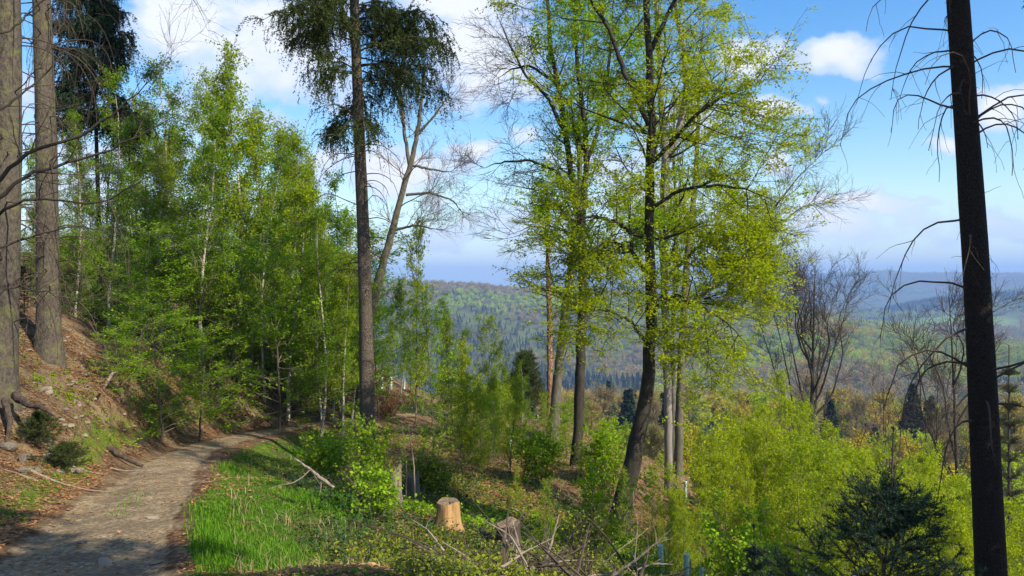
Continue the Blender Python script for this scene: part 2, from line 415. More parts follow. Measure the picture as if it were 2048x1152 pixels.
def ground_mat():
    m, n, l, out = new_mat('forest_ground')
    g = n.new('ShaderNodeNewGeometry'); pos = g.outputs['Position']
    def A(nm):
        a = n.new('ShaderNodeAttribute'); a.attribute_name = nm; return a.outputs['Fac']
    nf = noisen(n, l, pos, 22, 8, .7); nm_ = noisen(n, l, pos, 2.6, 6, .6); nb = noisen(n, l, pos, .55, 4, .55)
    v = n.new('ShaderNodeTexVoronoi'); v.inputs['Scale'].default_value = 17; l.new(pos, v.inputs['Vector'])
    sepc = n.new('ShaderNodeSeparateColor'); l.new(v.outputs['Color'], sepc.inputs[0])
    litter = mixc(n, l, sepc.outputs[0], (.07, .040, .022), (.27, .145, .07))
    litter = mixc(n, l, ramp(n, l, nf, [(.40, .75), (.56, 0.0)]), litter, (.035, .024, .017))
    soil = mixc(n, l, ramp(n, l, nf, [(.36, 0.0), (.64, 1.0)]), (.075, .052, .03), (.30, .21, .12))
    soil = mixc(n, l, ramp(n, l, nb, [(.46, 0.0), (.6, .45)]), soil, (.34, .25, .14))
    base = mixc(n, l, ramp(n, l, nm_, [(.44, 0.0), (.60, 1.0)]), litter, soil)
    vp = n.new('ShaderNodeTexVoronoi'); vp.inputs['Scale'].default_value = 34; l.new(pos, vp.inputs['Vector'])
    sp = n.new('ShaderNodeSeparateColor'); l.new(vp.outputs['Color'], sp.inputs[0])
    pathc = mixc(n, l, ramp(n, l, nf, [(.34, 0.0), (.66, 1.0)]), (.20, .145, .08), (.50, .37, .20))
    pathc = mixc(n, l, ramp(n, l, noisen(n, l, pos, 1.1, 4, .6), [(.40, .7), (.60, 0.0)]), pathc, (.24, .175, .10))
    pathc = mixc(n, l, ramp(n, l, sp.outputs[1], [(.78, 0.0), (.92, .8)]), pathc, (.47, .40, .29))
    pathc = mixc(n, l, ramp(n, l, sp.outputs[2], [(.84, 0.0), (.94, .9)]), pathc, (.11, .065, .035))
    pathc = mixc(n, l, ramp(n, l, nm_, [(.42, .55), (.56, 0.0)]), pathc, (.15, .11, .075))
    moss = mixc(n, l, nf, (.06, .10, .012), (.20, .24, .03))
    grass = mixc(n, l, nf, (.035, .08, .012), (.11, .17, .025))
    jit = mathn(n, l, 'MULTIPLY', mathn(n, l, 'SUBTRACT', nm_, .5), 1.5)
    jf = mathn(n, l, 'MULTIPLY', mathn(n, l, 'SUBTRACT', nf, .5), .6)
    def edge(a, k=1.0):
        s = mathn(n, l, 'ADD', a, mathn(n, l, 'MULTIPLY', mathn(n, l, 'ADD', jit, jf), k))
        return ramp(n, l, s, [(.40, 0.0), (.60, 1.0)])
    c = mixc(n, l, edge(A('grassy')), base, grass)
    c = mixc(n, l, edge(A('mossy')), c, moss)
    c = mixc(n, l, edge(A('path'), .7), c, pathc)
    wood = mixc(n, l, ramp(n, l, noisen(n, l, pos, .02, 5, .65), [(.4, 0.0), (.6, 1.0)]), (.06, .055, .025), (.10, .12, .03))
    c = mixc(n, l, A('farland'), c, wood)
    c = mixc(n, l, A('meadow'), c, (.17, .25, .05))
    b = n.new('ShaderNodeBump'); b.inputs['Strength'].default_value = .9; b.inputs['Distance'].default_value = .05
    l.new(mathn(n, l, 'ADD', nf, mathn(n, l, 'MULTIPLY', v.outputs['Distance'], .6)), b.inputs['Height'])
    d = n.new('ShaderNodeBsdfPrincipled'); d.inputs['Roughness'].default_value = .95; d.inputs['Specular IOR Level'].default_value = .1
    l.new(c, d.inputs['Base Color']); l.new(b.outputs[0], d.inputs['Normal']); l.new(d.outputs[0], out.inputs[0])
    return m
MAT['ground'] = ground_mat()
MAT['rock'] = bark_mat('rock', (.10, .08, .06), (.26, .22, .17), 9, 1, .6, 'smooth', moss=((.08, .09, .035), .62))
MAT['pale_rock'] = bark_mat('pale_rock', (.18, .145, .10), (.36, .30, .225), 14, 1, .5, 'smooth')

def plain(name, c, rough=.5, var=.15):
    m, n, l, out = new_mat(name)
    tc = n.new('ShaderNodeTexCoord'); nz = noisen(n, l, tc.outputs['Object'], 8, 4, .6)
    cc = mixc(n, l, nz, tuple(x * (1 - var) for x in c), tuple(min(1, x * (1 + var)) for x in c))
    d = n.new('ShaderNodeBsdfPrincipled'); d.inputs['Roughness'].default_value = rough
    l.new(cc, d.inputs['Base Color']); l.new(d.outputs[0], out.inputs[0]); return m
MAT['tube'] = plain('green_plastic', (.55, .72, .56), .45)
MAT['mast'] = plain('mast_steel', (.45, .46, .48), .5)
MAT['stake'] = plain('stake_wood', (.34, .24, .14), .8)

# ------------------------------------------------------------------ terrain
CP = []                                       # ground points: photo column, row, depth -> world
def cp(px, py, Y): CP.append(W(px, py, Y))
def cw(x, y, z): CP.append(np.array([x, y, z], float))
PATH = np.array([(1.5, -9, 1.0), (0.4, -4, .4), (-.6, 0, 0), (-2.3, 3.2, -.38), (-3.5, 6.4, -.77), (-4.3, 8.5, -1.02), (-5.5, 12.3, -1.5),
                 (-6.45, 15.4, -1.87), (-7.25, 20, -2.45), (-7.3, 24, -2.92), (-6.4, 28, -3.35), (-4.2, 33, -3.95), (-1.8, 38, -4.6), (1.5, 45, -6.2)], float)
for p in PATH: CP.append(p)
cp(20, 795, 13); cp(100, 718, 16); cp(150, 930, 12.5); cp(0, 1000, 9.5); cp(150, 822, 13.5); cp(300, 800, 17.5); cp(450, 745, 26); cp(455, 858, 24.5)
cp(250, 690, 20); cp(525, 805, 27.5); cp(650, 775, 34); cp(660, 735, 40)
cw(-14, 16, 2.0); cw(-22, 26, 2.6); cw(-12, 8, 2.2); cw(-8, 6.5, .4); cw(-10, 0, 2.2); cw(-3.4, 0, .1)
cp(200, 640, 30); cp(330, 650, 34); cp(150, 600, 45); cp(400, 640, 48); cw(-8, 42, -2.4); cp(300, 570, 70); cp(550, 620, 70)
cp(500, 950, 10.4); cp(640, 1152, 5.4); cp(900, 1066, 10.5); cp(900, 1152, 6.6); cp(1200, 1152, 7.4); cp(740, 1010, 12)
cp(1020, 1082, 9.8); cp(1240, 1062, 16); cp(1160, 925, 23); cp(1107, 880, 26); cp(1338, 988, 29); cp(1357, 945, 33); cp(1400, 1150, 15)
cp(1000, 960, 16); cp(1200, 1100, 10.5)
cw(4.6, 8, -2.7); cw(6.5, 16, -5.4); cw(13, 18, -8.6); cw(14, 40, -13.5); cw(0, 45, -8.0); cw(30, 60, -21); cw(0, 80, -15); cw(-30, 90, 1)
cw(3, 0, -.5); cw(10, 0, -3.9); cw(0, -12, 1.2); cw(14, -15, -3.4); cw(-15, -15, 5); cw(25, 5, -11); cw(2.2, 4, -.9)
cw(-30, -40, 8); cw(40, -40, -12); cw(60, 20, -28)
CP = np.array(CP)
def _phi(r2): return np.where(r2 > 1e-9, r2 * np.log(np.maximum(r2, 1e-9)), 0)
_seg = []                                     # finer centre line: Catmull-Rom through the path points
for i in range(len(PATH) - 1):
    p0, p1, p2, p3 = PATH[max(i - 1, 0)], PATH[i], PATH[i + 1], PATH[min(i + 2, len(PATH) - 1)]
    for t in (0, .25, .5, .75): _seg.append(.5 * (2 * p1 + (p2 - p0) * t + (2 * p0 - 5 * p1 + 4 * p2 - p3) * t * t + (3 * p1 - p0 - 3 * p2 + p3) * t ** 3))
PATH = np.array(_seg + [PATH[-1]])
_n = len(CP)
_K = _phi(((CP[:, None, :2] - CP[None, :, :2]) ** 2).sum(-1)) + np.eye(_n) * 4.0
_Pm = np.c_[np.ones(_n), CP[:, :2]]
_A = np.block([[_K, _Pm], [_Pm.T, np.zeros((3, 3))]])
_sol = np.linalg.solve(_A, np.r_[CP[:, 2], 0, 0, 0])
def tps(X, Y):
    sh = X.shape; p = np.c_[X.ravel(), Y.ravel()]
    out = np.empty(len(p))
    for i in range(0, len(p), 20000):
        q = p[i:i + 20000]
        out[i:i + 20000] = _phi(((q[:, None] - CP[None, :, :2]) ** 2).sum(-1)) @ _sol[:_n] + _sol[_n] + q @ _sol[_n + 1:]
    return out.reshape(sh)

def elev(u, pts):
    px = 1024 + u * F; a = np.array(pts, float)
    return (HZ - np.interp(px, a[:, 0], a[:, 1])) / F / np.sqrt(1 + u * u)
EA = [(300, 552), (870, 556), (960, 561), (1010, 569), (1150, 575), (1300, 585), (1480, 600), (1600, 607), (1750, 640), (1900, 668), (2100, 684), (2600, 690)]
EC = [(1000, 620), (1500, 614), (1740, 612), (1850, 603), (2048, 592), (2600, 590)]
EB = [(300, 585), (1300, 575), (1440, 564), (1520, 557), (1560, 558), (1620, 554), (1700, 549), (1775, 544.5), (1830, 549), (2048, 550), (2600, 556)]
def zfar(X, Y):
    r = np.hypot(X, Y); u = np.clip(X / np.maximum(np.abs(Y), r * .3), -2, 2)
    crestA = CAMZ + elev(u, EA) * 1700 - 15; crestC = CAMZ + elev(u, EC) * 3200 - 12; crestB = CAMZ + elev(u, EB) * 6500 - 4
    kn = [60, 110, 200, 400, 700, 950, 1700, 2250, 3200, 3900, 5200, 6500, 7600, 20000]
    zs = [-16, -26, -41, -72, -112, -116, crestA, -125, crestC, -118, -60, crestB, -120, -120]
    z = np.zeros(r.shape) + zs[0]
    for k in range(len(kn) - 1):
        t = np.clip((np.log(np.maximum(r, 1)) - math.log(kn[k])) / (math.log(kn[k + 1]) - math.log(kn[k])), 0, 1)
        if kn[k] >= 900: t = t * t * (3 - 2 * t)
        z = np.where(r > kn[k], zs[k] + (zs[k + 1] - zs[k]) * t, z)
    wl_ = smooth(-.10, -.4, X / np.maximum(r, 1)) * (1 - smooth(700, 1500, r))
    z = z * (1 - wl_) + 2.5 * wl_
    amp = np.clip((r - 150) / 900, 0, 1) * (1 - .75 * smooth(1200, 1700, r) * (1 - smooth(1800, 2200, r))) * (1 - .6 * smooth(5600, 6400, r))
    z = z + amp * 14 * fbm(X, Y, .004, 4, 3.3)
    return z
def path_dist(X, Y, level=False):             # signed: positive to the right (downhill) of the path
    d = np.full(X.shape, 1e9); sg = np.ones(X.shape); pz = np.zeros(X.shape)
    for a3, b3 in zip(PATH[:-1], PATH[1:]):
        a, b = a3[:2], b3[:2]; ab = b - a; t = np.clip(((X - a[0]) * ab[0] + (Y - a[1]) * ab[1]) / (ab @ ab), 0, 1)
        dx = X - a[0] - t * ab[0]; dy = Y - a[1] - t * ab[1]; dd = np.hypot(dx, dy)
        s = np.sign(ab[1] * (X - a[0]) - ab[0] * (Y - a[1]))
        pz = np.where(dd < d, a3[2] + (b3[2] - a3[2]) * t, pz)
        sg = np.where(dd < d, s, sg); d = np.minimum(d, dd)
    return (d * sg, pz) if level else d * sg
def hgt(X, Y):
    X = np.atleast_1d(np.asarray(X, float)); Y = np.atleast_1d(np.asarray(Y, float))
    r = np.hypot(X, Y)
    w = smooth(60, 120, r)
    z = np.where(w < 1, tps(X, Y), 0) * (1 - w) + zfar(X, Y) * w
    d, pz = path_dist(X, Y, True); d = np.abs(d); wp_ = (1 - smooth(.55, 1.6, d)) * .85 * (1 - w)
    z = z * (1 - wp_) + pz * wp_
    rough = smooth(.7, 1.6, d)
    z = z + (1 - w) * (rough * (.075 * fbm(X, Y, .9, 6) + .10 * fbm(X, Y, .28, 3, 2.0)) + (1 - rough) * (.014 * fbm(X, Y, 2.0, 5) - .035 * np.exp(-((d - .48) / .2) ** 2)))
    return z
def h1(x, y): return float(hgt(x, y)[0])

def build_ground():
    th = np.concatenate([np.radians(np.linspace(-37, 37, 400)), np.radians(np.linspace(37, 323, 120)[1:-1])])
    rr = np.concatenate([[0.0], np.geomspace(.8, 9500, 430)])
    Th, R = np.meshgrid(th, rr)
    X = R * np.sin(Th); Y = R * np.cos(Th)
    Z = hgt(X, Y)
    V = np.stack([X, Y, Z], -1); nt, nr = len(th), len(rr)
    i = np.arange(1, nr - 1)[:, None] * nt; j = np.arange(nt)[None]; j2 = (j + 1) % nt
    q = np.stack([i + j, i + j2, i + nt + j2, i + nt + j], -1).reshape(-1, 4)
    jj = np.arange(nt); t = np.stack([np.zeros(nt, int), nt + (jj + 1) % nt, nt + jj], -1)
    a = Acc(); a.add(V, q=q[:, ::-1], t=t[:, ::-1])
    me = a.mesh('ground', MAT['ground'], True)
    d = path_dist(X, Y); r = np.hypot(X, Y)
    ad = np.abs(d); pw = 1 - .42 * smooth(10, 20, r)
    def at(nm, v):
        x = me.attributes.new(nm, 'FLOAT', 'POINT'); x.data.foreach_set('value', np.clip(v, 0, 1).astype(np.float32).ravel())
    near = 1 - smooth(50, 80, r)
    at('path', (1 - smooth(.42, .88, ad / pw)) * near)
    at('mossy', np.maximum(.62 * np.exp(-((ad - 1.12) / .26) ** 2), .42 * np.exp(-(d / .16) ** 2) * smooth(12, 6, Y)) * near * (1 - .4 * smooth(16, 30, r)))
    gr = smooth(.6, 1.0, d) * (1 - smooth(2.6, 5.5, d)) * .62 * (1 - smooth(22, 34, r))
    gr = np.maximum(gr, .40 * smooth(1.2, 3, d) * near * smooth(.0, .5, fbm(X, Y, .35, 4, 5.)))
    at('grassy', gr)
    at('farland', smooth(55, 110, r))
    u = X / np.maximum(Y, 1)
    md = np.exp(-((u - .235) / .045) ** 4 - ((Y - 150) / 45) ** 4)
    md = np.maximum(md, np.exp(-((u - .55) / .09) ** 4 - ((r - 2450) / 170) ** 4))
    at('meadow', np.where(Y > 0, md, 0))
    return link('ground', me, kind='structure')
ground = build_ground()

# ------------------------------------------------------------------ tree builders
def trunk_mesh(acc, P, R, rng, sides=18, lump=.05, flare=0.0, ztop=None, tint=0):
    B = 1; N = len(P)
    T = norm(np.gradient(P, axis=0)); u = norm(np.cross(T, np.array([0, 1.0, 0]))); v = np.cross(T, u)
    a = np.arange(sides) / sides * 2 * np.pi
    ph = rng.uniform(0, 6.28, 6)
    s = np.concatenate([[0], np.cumsum(np.linalg.norm(np.diff(P, axis=0), axis=1))])
    w = 1 + lump * (np.sin(3 * a[None] + ph[0] + s[:, None] * .9) * .6 + np.sin(5 * a[None] + ph[1] - s[:, None] * 1.7) * .4 + .5 * np.sin(s[:, None] * 3.1 + ph[2] + 2 * a[None]) + .35 * rng.standard_normal((N, sides)))
    if flare: w = w + flare * np.exp(-s[:, None] / .38) * (1 + .55 * np.sin(5 * a[None] + ph[3]))
    V = P[:, None] + (R[:, None] * w)[..., None] * (np.cos(a)[None, :, None] * u[:, None] + np.sin(a)[None, :, None] * v[:, None])
    i = (np.arange(N - 1) * sides)[:, None]; j = np.arange(sides)[None]; j2 = (j + 1) % sides
    acc.add(V, q=np.stack([i + j, i + j2, i + sides + j2, i + sides + j], -1).reshape(-1, 4), tint=tint)

def build_tree(name, label, cat, trunk, tr, levels, rng, bark, twig=None, limbs=(), leaf=None, leafm=None, group=None, flare=.5, sides=18,
               limb_weight=2.0, origin=None, leafname='leaves', n1=None, trunkpts=48):
    """trunk: waypoints; limbs: [(waypoints, radii)]; levels: dicts for branch(); leaf: dict(n,size,flat,jit,levels)"""
    trunk = np.asarray(trunk, float)
    org = trunk[0].copy() if origin is None else np.asarray(origin)
    root = thing(name, label, cat, org, group)
    a = Acc(); P, R = resample(trunk, tr, trunkpts)
    P[1:-1] += .012 * rng.standard_normal(P[1:-1].shape)
    P0 = P.copy(); P0[0] = P[0] - np.array([0, 0, .25])
    trunk_mesh(a, P0, R, rng, sides, .035, flare)
    me = a.mesh('trunk', bark, True, org); link('trunk', me, root)
    N = 24
    PP = [resample(trunk, tr, N)]
    for (lp, lr) in limbs:
        q_ = resample(lp, lr, N); q_[1][-8:] *= np.linspace(1, .22, 8); PP.append(q_)
    LP = np.array([p[0] for p in PP]); LR = np.array([p[1] for p in PP])
    if len(limbs):
        a = Acc()
        for k in range(1, len(PP)):
            a2 = Acc(); p = LP[k] + np.r_[np.zeros((1, 3)), .01 * rng.standard_normal((N - 1, 3))]
            tubes(a2, p[None], LR[k][None], 9, 0, .03, rng)
            link('limb', a2.mesh('limb', bark, True, org), root)
    cur, curR = LP, LR; allP = []
    wts = np.array([1.0] + [limb_weight / max(1, len(limbs))] * len(limbs)) if len(limbs) else None
    a = Acc(); kept = []
    for li, lv in enumerate(levels):
        lv = dict(lv); n = lv.pop('n'); sd_ = lv.pop('sides', 3)
        if li == 0:
            ww = wts if wts is not None else np.ones(1)
            tot = n; idxw = ww / ww.sum()
            cs = []
            for k in range(len(cur)):
                m_ = int(round(tot * idxw[k]))
                if m_ <= 0: continue
                lv2 = dict(lv)
                if k > 0: lv2['t'] = (.25, 1.0); lv2['L'] = (lv['L'][0] * .7, lv['L'][1])
                cs.append(branch(cur[k:k + 1], curR[k:k + 1], m_, rng, **lv2)[:2])
            C = np.concatenate([c[0] for c in cs]); CR = np.concatenate([c[1] for c in cs])
        else:
            C, CR, _, _ = branch(cur, curR, n, rng, **lv)
        tubes(a, C, CR, sd_)
        kept.append((C, CR)); cur, curR = C, CR
    o = link('branches', a.mesh('branches', twig or bark, False, org), root, kind='stuff')
    if leaf:
        a = Acc()
        for (k, n) in leaf['lv']:
            C = kept[k][0]
            if leaf.get('keep', 1) < 1: C = C[rng.uniform(0, 1, len(C)) < leaf['keep']]
            if leaf.get('sel'): C = C[leaf['sel'](C[:, -1])]
            pts, _ = along(C, n, rng, leaf.get('jit', .03), (.25, 1.0))
            (leaf_tris if leaf.get('tri') else leaf_quads)(a, pts, leaf['size'], rng, leaf.get('flat', .5))
        link(leafname, a.mesh(leafname, leafm, False, org), root, kind='stuff')
    return root

def spruce(name, label, base, lean, H, r0, crown0, crad, rng, bark, needle, dens=1.0, dead=(1.5, 8, 40, 1.0), group=None, extra=None, strand=.45,
           nstrand=14, crown_top=None, needles_per=26, side=None, nsz=1.0, nspray=11):
    """mature spruce: bare lower bole with dead drooping branches, crown of hanging needle strands above crown0 (m above base)"""
    base = np.asarray(base, float)
    top = base + np.array([lean[0], lean[1], H])
    root = thing(name, label, 'tree', base, group)
    tt = np.linspace(0, 1, 50)[:, None]
    P = base + (top - base) * tt; P[:, 0] += .04 * np.sin(tt[:, 0] * 9); P[0, 2] -= .3
    R = r0 * (1 - .93 * tt[:, 0] ** 1.05)
    a = Acc(); trunk_mesh(a, P, R, rng, 22, .03, .35)
    link('trunk', a.mesh('trunk', bark, True, base), root)
    # dead branches
    a = Acc(); z0, z1, n, L = dead
    if n:
        C, CR, _, _ = branch(P[None], R[None], n, rng, t=(z0 / H, z1 / H), ang=(78, 14), L=(L, .45), taper=0, rr=.10, rmax=.014, rmin=.006, pts=9, wander=.12, up=.5, gz=-8.5)
        tubes(a, C, CR, 4)
        C2, CR2, _, _ = branch(C, CR, 4, rng, t=(.3, 1), ang=(42, 15), L=(L * .30, .45), taper=.2, rr=.55, rmin=.0032, pts=5, wander=.16, up=-.9)
        tubes(a, C2, CR2, 3)
        link('dead_branches', a.mesh('dead_branches', MAT['twig'], False, base), root, kind='stuff')
    # live crown
    nb = int((H - crown0) * 5 * dens)
    t0 = crown0 / H
    C, CR, idx, ct = branch(P[None], R[None], nb, rng, t=(t0, .985), ang=(80, 8), L=(crad, .22), taper=.88, rr=.2, rmax=.04, rmin=.008, pts=9, wander=.07, up=-.1, gz=-1.6, side=side)
    a = Acc(); tubes(a, C, CR, 4)
    # side sprays
    S, SR, _, _ = branch(C, CR, nspray, rng, t=(.18, 1), ang=(52, 12), L=(crad * .26, .35), taper=.35, rr=.5, rmin=.004, pts=4, wander=.08, up=-.35, flat=.8)
    tubes(a, S, SR, 3)
    link('branches', a.mesh('branches', MAT['twig'], False, base), root, kind='stuff')
    S2, R2, _, _ = branch(S, SR, max(2, nstrand // 4), rng, t=(.1, 1), ang=(60, 20), L=(strand, .45), taper=.2, rr=.5, rmin=.004, pts=4, wander=.05, up=-2.6)
    a = Acc()
    for (Q, npp) in ((S2, needles_per), (S, needles_per)):
        pts, T = along(Q, npp, rng, .004)
        K = len(pts); o = rng.standard_normal((K, 3)); o = norm(o - (o * T).sum(1, keepdims=True) * T)
        d = norm(o * .9 + T * .7); ln = .05 * nsz * rng.uniform(.6, 1.3, K)[:, None]; wv = norm(np.cross(d, rng.standard_normal((K, 3)))) * .010 * nsz
        V = np.stack([pts - wv, pts + wv, pts + d * ln], 1)
        a.add(V, t=(np.arange(K) * 3)[:, None] + np.arange(3)[None], tint=np.repeat(rng.uniform(0, 1, K), 3))
    link('needles', a.mesh('needles', needle, False, base), root, kind='stuff')
    return root

# ------------------------------------------------------------------ hand placed large trees
def wp(pts, Y):                                # waypoints given as (column, row[, depth]) seen in the photo
    return [W(p[0], p[1], p[2] if len(p) > 2 else Y) for p in pts]
rad = lambda ws, Y: [w * .5 / F * Y for w in ws]      # widths in photo pixels -> radii

RNG = lambda s: np.random.default_rng(s)

# -- right foreground spruce: dark bole, drooping dead branches
b = W(1993, 1190, 8.6); b[2] = h1(b[0], b[1]); tp = W(1926, -60, 8.6)
Hh = 21.0; k_ = (tp[0] - b[0]) / (tp[2] - b[2])
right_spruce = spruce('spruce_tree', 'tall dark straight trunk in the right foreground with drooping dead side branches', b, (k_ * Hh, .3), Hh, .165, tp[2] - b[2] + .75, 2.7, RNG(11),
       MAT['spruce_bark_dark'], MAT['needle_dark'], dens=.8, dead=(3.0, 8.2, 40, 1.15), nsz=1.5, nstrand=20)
# -- spruces standing outside the frame whose shade falls on the path and the right trunk
for i, (x, y, H, c0, cr, lab) in enumerate([(7.9, 6.3, 15, 3.4, 1.7, 'shading spruce growing down the slope beyond the right edge of the view'),
                                            (7.4, 2.9, 8.5, .6, 1.9, 'low dense spruce just outside the right edge of the view'),
                                            (3.9, .2, 18, 6.8, 1.5, 'spruce close beside the viewpoint on the right')]):
    spruce('spruce_tree', lab, (x, y, h1(x, y)), (.3, .2), H, .15, c0, cr, RNG(20 + i), MAT['spruce_bark'], MAT['needle_dark'], dens=1.2, dead=(.8, c0, 14, .9), nstrand=8, needles_per=9, nsz=4.5)

# -- spruce in the middle
b = W(736, 868, 19.5); b[2] = h1(b[0], b[1]); tp = W(713, 60, 19.5); Hh = 24.0
k_ = (tp[0] - b[0]) / (tp[2] - b[2])
spruce('spruce_tree', 'tall spruce beside the path bend with ragged hanging crown above a bare grey trunk', b, (k_ * Hh, 0), Hh, .19, 8.2, 2.0, RNG(31),
       MAT['spruce_bark'], MAT['needle'], dens=1.5, dead=(3.0, 9.0, 46, 1.15), strand=.60, nstrand=28, needles_per=34, nsz=1.15, nspray=14)

# -- two big spruces at the left edge
def left_spruce(px0, y0, pxt, yt, Y, r, seed, lab, c0, cr):
    b = W(px0, y0, Y); b[2] = h1(b[0], b[1]); tp = W(pxt, yt, Y); k = (tp[0] - b[0]) / (tp[2] - b[2])
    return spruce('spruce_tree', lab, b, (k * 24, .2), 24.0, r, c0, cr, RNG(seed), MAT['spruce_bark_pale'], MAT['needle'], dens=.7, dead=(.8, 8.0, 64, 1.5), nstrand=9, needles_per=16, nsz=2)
left_spruce(2, 800, 10, 0, 13, .235, 41, 'thick grey spruce trunk at the left edge of the view on top of the bank', 9.5, 2.0)
left_spruce(98, 718, 78, 0, 16, .225, 42, 'second thick spruce trunk from the left on the bank, slightly leaning', 11.5, 1.6)
# -- spruce with dark hanging foliage behind them
b = W(200, 700, 27); b[2] = h1(b[0], b[1])
def hanging_spruce():
    rng = RNG(51); x, y = b[0], b[1]
    t = spruce('spruce_tree', 'spruce with dark hanging foliage at the upper left, in front of the birch thicket', b, (-.5, 0), 22, .08, 6.6, 1.45, rng,
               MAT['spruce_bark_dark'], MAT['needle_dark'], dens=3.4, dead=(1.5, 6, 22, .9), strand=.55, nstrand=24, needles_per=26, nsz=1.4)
hanging_spruce()

# -- main beech (leaning base)
Y3 = 16.0
t3 = wp([(1234, 1085), (1248, 1000), (1272, 880), (1296, 790), (1303, 650), (1300, 500), (1298, 350), (1304, 230), (1298, 120), (1292, 0), (1294, -220), (1304, -480), (1310, -700)], Y3)
t3[0][2] = h1(t3[0][0], Y3)
r3 = rad([46, 38, 32, 27, 23, 20, 18, 16, 14, 12, 9, 6, 2], Y3)
l3 = [(wp([(1302, 480), (1270, 470, 15.9), (1225, 440, 15.7), (1180, 430, 15.4), (1130, 470, 15.2)], Y3), rad([9, 8, 7, 5, 2], Y3)),
      (wp([(1300, 560), (1262, 500), (1220, 480), (1190, 520), (1170, 560)], Y3), rad([10, 9, 6, 4, 2], Y3)),
      (wp([(1298, 250), (1270, 190), (1245, 140), (1220, 60), (1180, 0), (1160, -60)], Y3), rad([12, 11, 10, 8, 6, 3], Y3)),
      (wp([(1300, 330), (1340, 290, 15.7), (1390, 230, 15.4), (1450, 190, 15.2), (1520, 170, 15)], Y3), rad([9, 8, 7, 5, 2], Y3)),
      (wp([(1298, 110), (1330, 40), (1380, -60), (1440, -180)], Y3), rad([10, 9, 7, 3], Y3)),
      (wp([(1302, 620), (1350, 590, 15.6), (1400, 610, 15.2), (1460, 650, 14.9), (1500, 700, 14.7)], Y3), rad([8, 7, 5, 4, 2], Y3)),
      (wp([(1300, 420), (1360, 380, 15.8), (1430, 370, 15.6), (1500, 380, 15.4), (1545, 410, 15.2)], Y3), rad([8, 7, 6, 4, 2], Y3)),
      (wp([(1303, 700), (1260, 640, 15.7), (1210, 620, 15.4), (1160, 620, 15.2)], Y3), rad([7, 6, 4, 2], Y3))]
LV = [dict(n=135, t=(.25, 1.0), ang=(64, 16), L=(2.2, .28), taper=.30, rr=.35, rmax=.05, rmin=.010, pts=8, wander=.10, up=.10, gz=-.2, sides=4),
      dict(n=10, t=(.15, 1), ang=(48, 12), L=(.95, .3), taper=.4, rr=.5, rmin=.005, pts=5, wander=.12, up=0, flat=.6, sides=3),
      dict(n=6, t=(.1, 1), ang=(45, 14), L=(.34, .3), taper=.4, rr=.5, rmin=.0028, pts=3, wander=.14, up=-.1, flat=.5, sides=3)]
build_tree('beech_tree', 'big beech with leaning base and full yellow-green crown in the centre right foreground', 'tree', t3, r3, LV, RNG(61),
           MAT['beech_bark_dark'], MAT['beech_bark_dark'], l3, dict(lv=[(2, 11), (1, 8)], size=.054, flat=.75, jit=.028), MAT['beech_leaf'], flare=.22, sides=20, limb_weight=3.2)

# -- second stem group behind on the right (forks into a V)
Y4 = 27.0
t4 = wp([(1338, 990), (1336, 850), (1334, 700), (1328, 560), (1325, 430), (1333, 322), (1325, 240), (1318, 120), (1312, 0), (1316, -200), (1320, -340)], Y4)
t4[0][2] = h1(t4[0][0], Y4)
l4 = [(wp([(1333, 322), (1350, 285), (1362, 240), (1374, 180), (1366, 90), (1348, 0), (1345, -120)], Y4), rad([15, 14, 13, 12, 10, 8, 4], Y4)),
      (wp([(1328, 560), (1370, 520, 26), (1420, 470, 25.5), (1470, 440, 25)], Y4), rad([8, 7, 5, 2], Y4)),
      (wp([(1330, 620), (1390, 600, 26), (1450, 560, 25.5), (1510, 550, 25)], Y4), rad([8, 7, 5, 2], Y4))]
LV4 = [dict(n=84, t=(.28, 1.0), ang=(60, 15), L=(3.6, .25), taper=.45, rr=.35, rmax=.05, rmin=.014, pts=8, wander=.10, up=.25, sides=4, side=(.5, 0, 0)),
       dict(n=9, t=(.15, 1), ang=(48, 12), L=(1.25, .3), taper=.5, rr=.5, rmin=.007, pts=4, wander=.12, up=0, flat=.6),
       dict(n=6, t=(.1, 1), ang=(45, 14), L=(.5, .3), taper=.4, rr=.5, rmin=.004, pts=2, wander=.14, up=-.1, flat=.5)]
build_tree('beech_tree', 'beech with straight pale lower trunk and V-shaped fork high up, right behind the leaning beech', 'tree', t4, rad([17, 16, 16, 15, 16, 17, 13, 11, 9, 5, 2], Y4), LV4, RNG(62),
           MAT['beech_bark_pale'], MAT['beech_bark_dark'], l4, dict(lv=[(2, 13), (1, 9)], size=.088, flat=.7, jit=.06), MAT['beech_leaf'], flare=.3, limb_weight=2)
Y5 = 32.0
t5 = wp([(1356, 948), (1358, 850), (1362, 740), (1368, 620), (1376, 500), (1390, 380), (1396, 260), (1400, 140), (1405, 60)], Y5)
t5[0][2] = h1(t5[0][0], Y5)
l5 = [(wp([(1362, 740), (1400, 660), (1450, 600), (1500, 500), (1545, 420), (1600, 350), (1665, 288)], Y5), rad([10, 9, 8, 6, 5, 4, 2], Y5)),
      (wp([(1450, 600), (1510, 540), (1560, 450), (1600, 415), (1650, 400)], Y5), rad([7, 5, 4, 3, 2], Y5)),
      (wp([(1400, 660), (1460, 640), (1500, 590), (1540, 560)], Y5), rad([7, 5, 4, 2], Y5))]
LV5 = [dict(n=60, t=(.35, 1.0), ang=(45, 12), L=(2.4, .3), taper=.4, rr=.4, rmax=.05, rmin=.014, pts=6, wander=.09, up=.5, sides=3),
       dict(n=9, t=(.15, 1), ang=(38, 12), L=(1.1, .3), taper=.4, rr=.5, rmin=.008, pts=4, wander=.12, up=.2),
       dict(n=6, t=(.1, 1), ang=(38, 14), L=(.5, .3), taper=.4, rr=.5, rmin=.005, pts=2, wander=.14, up=0)]
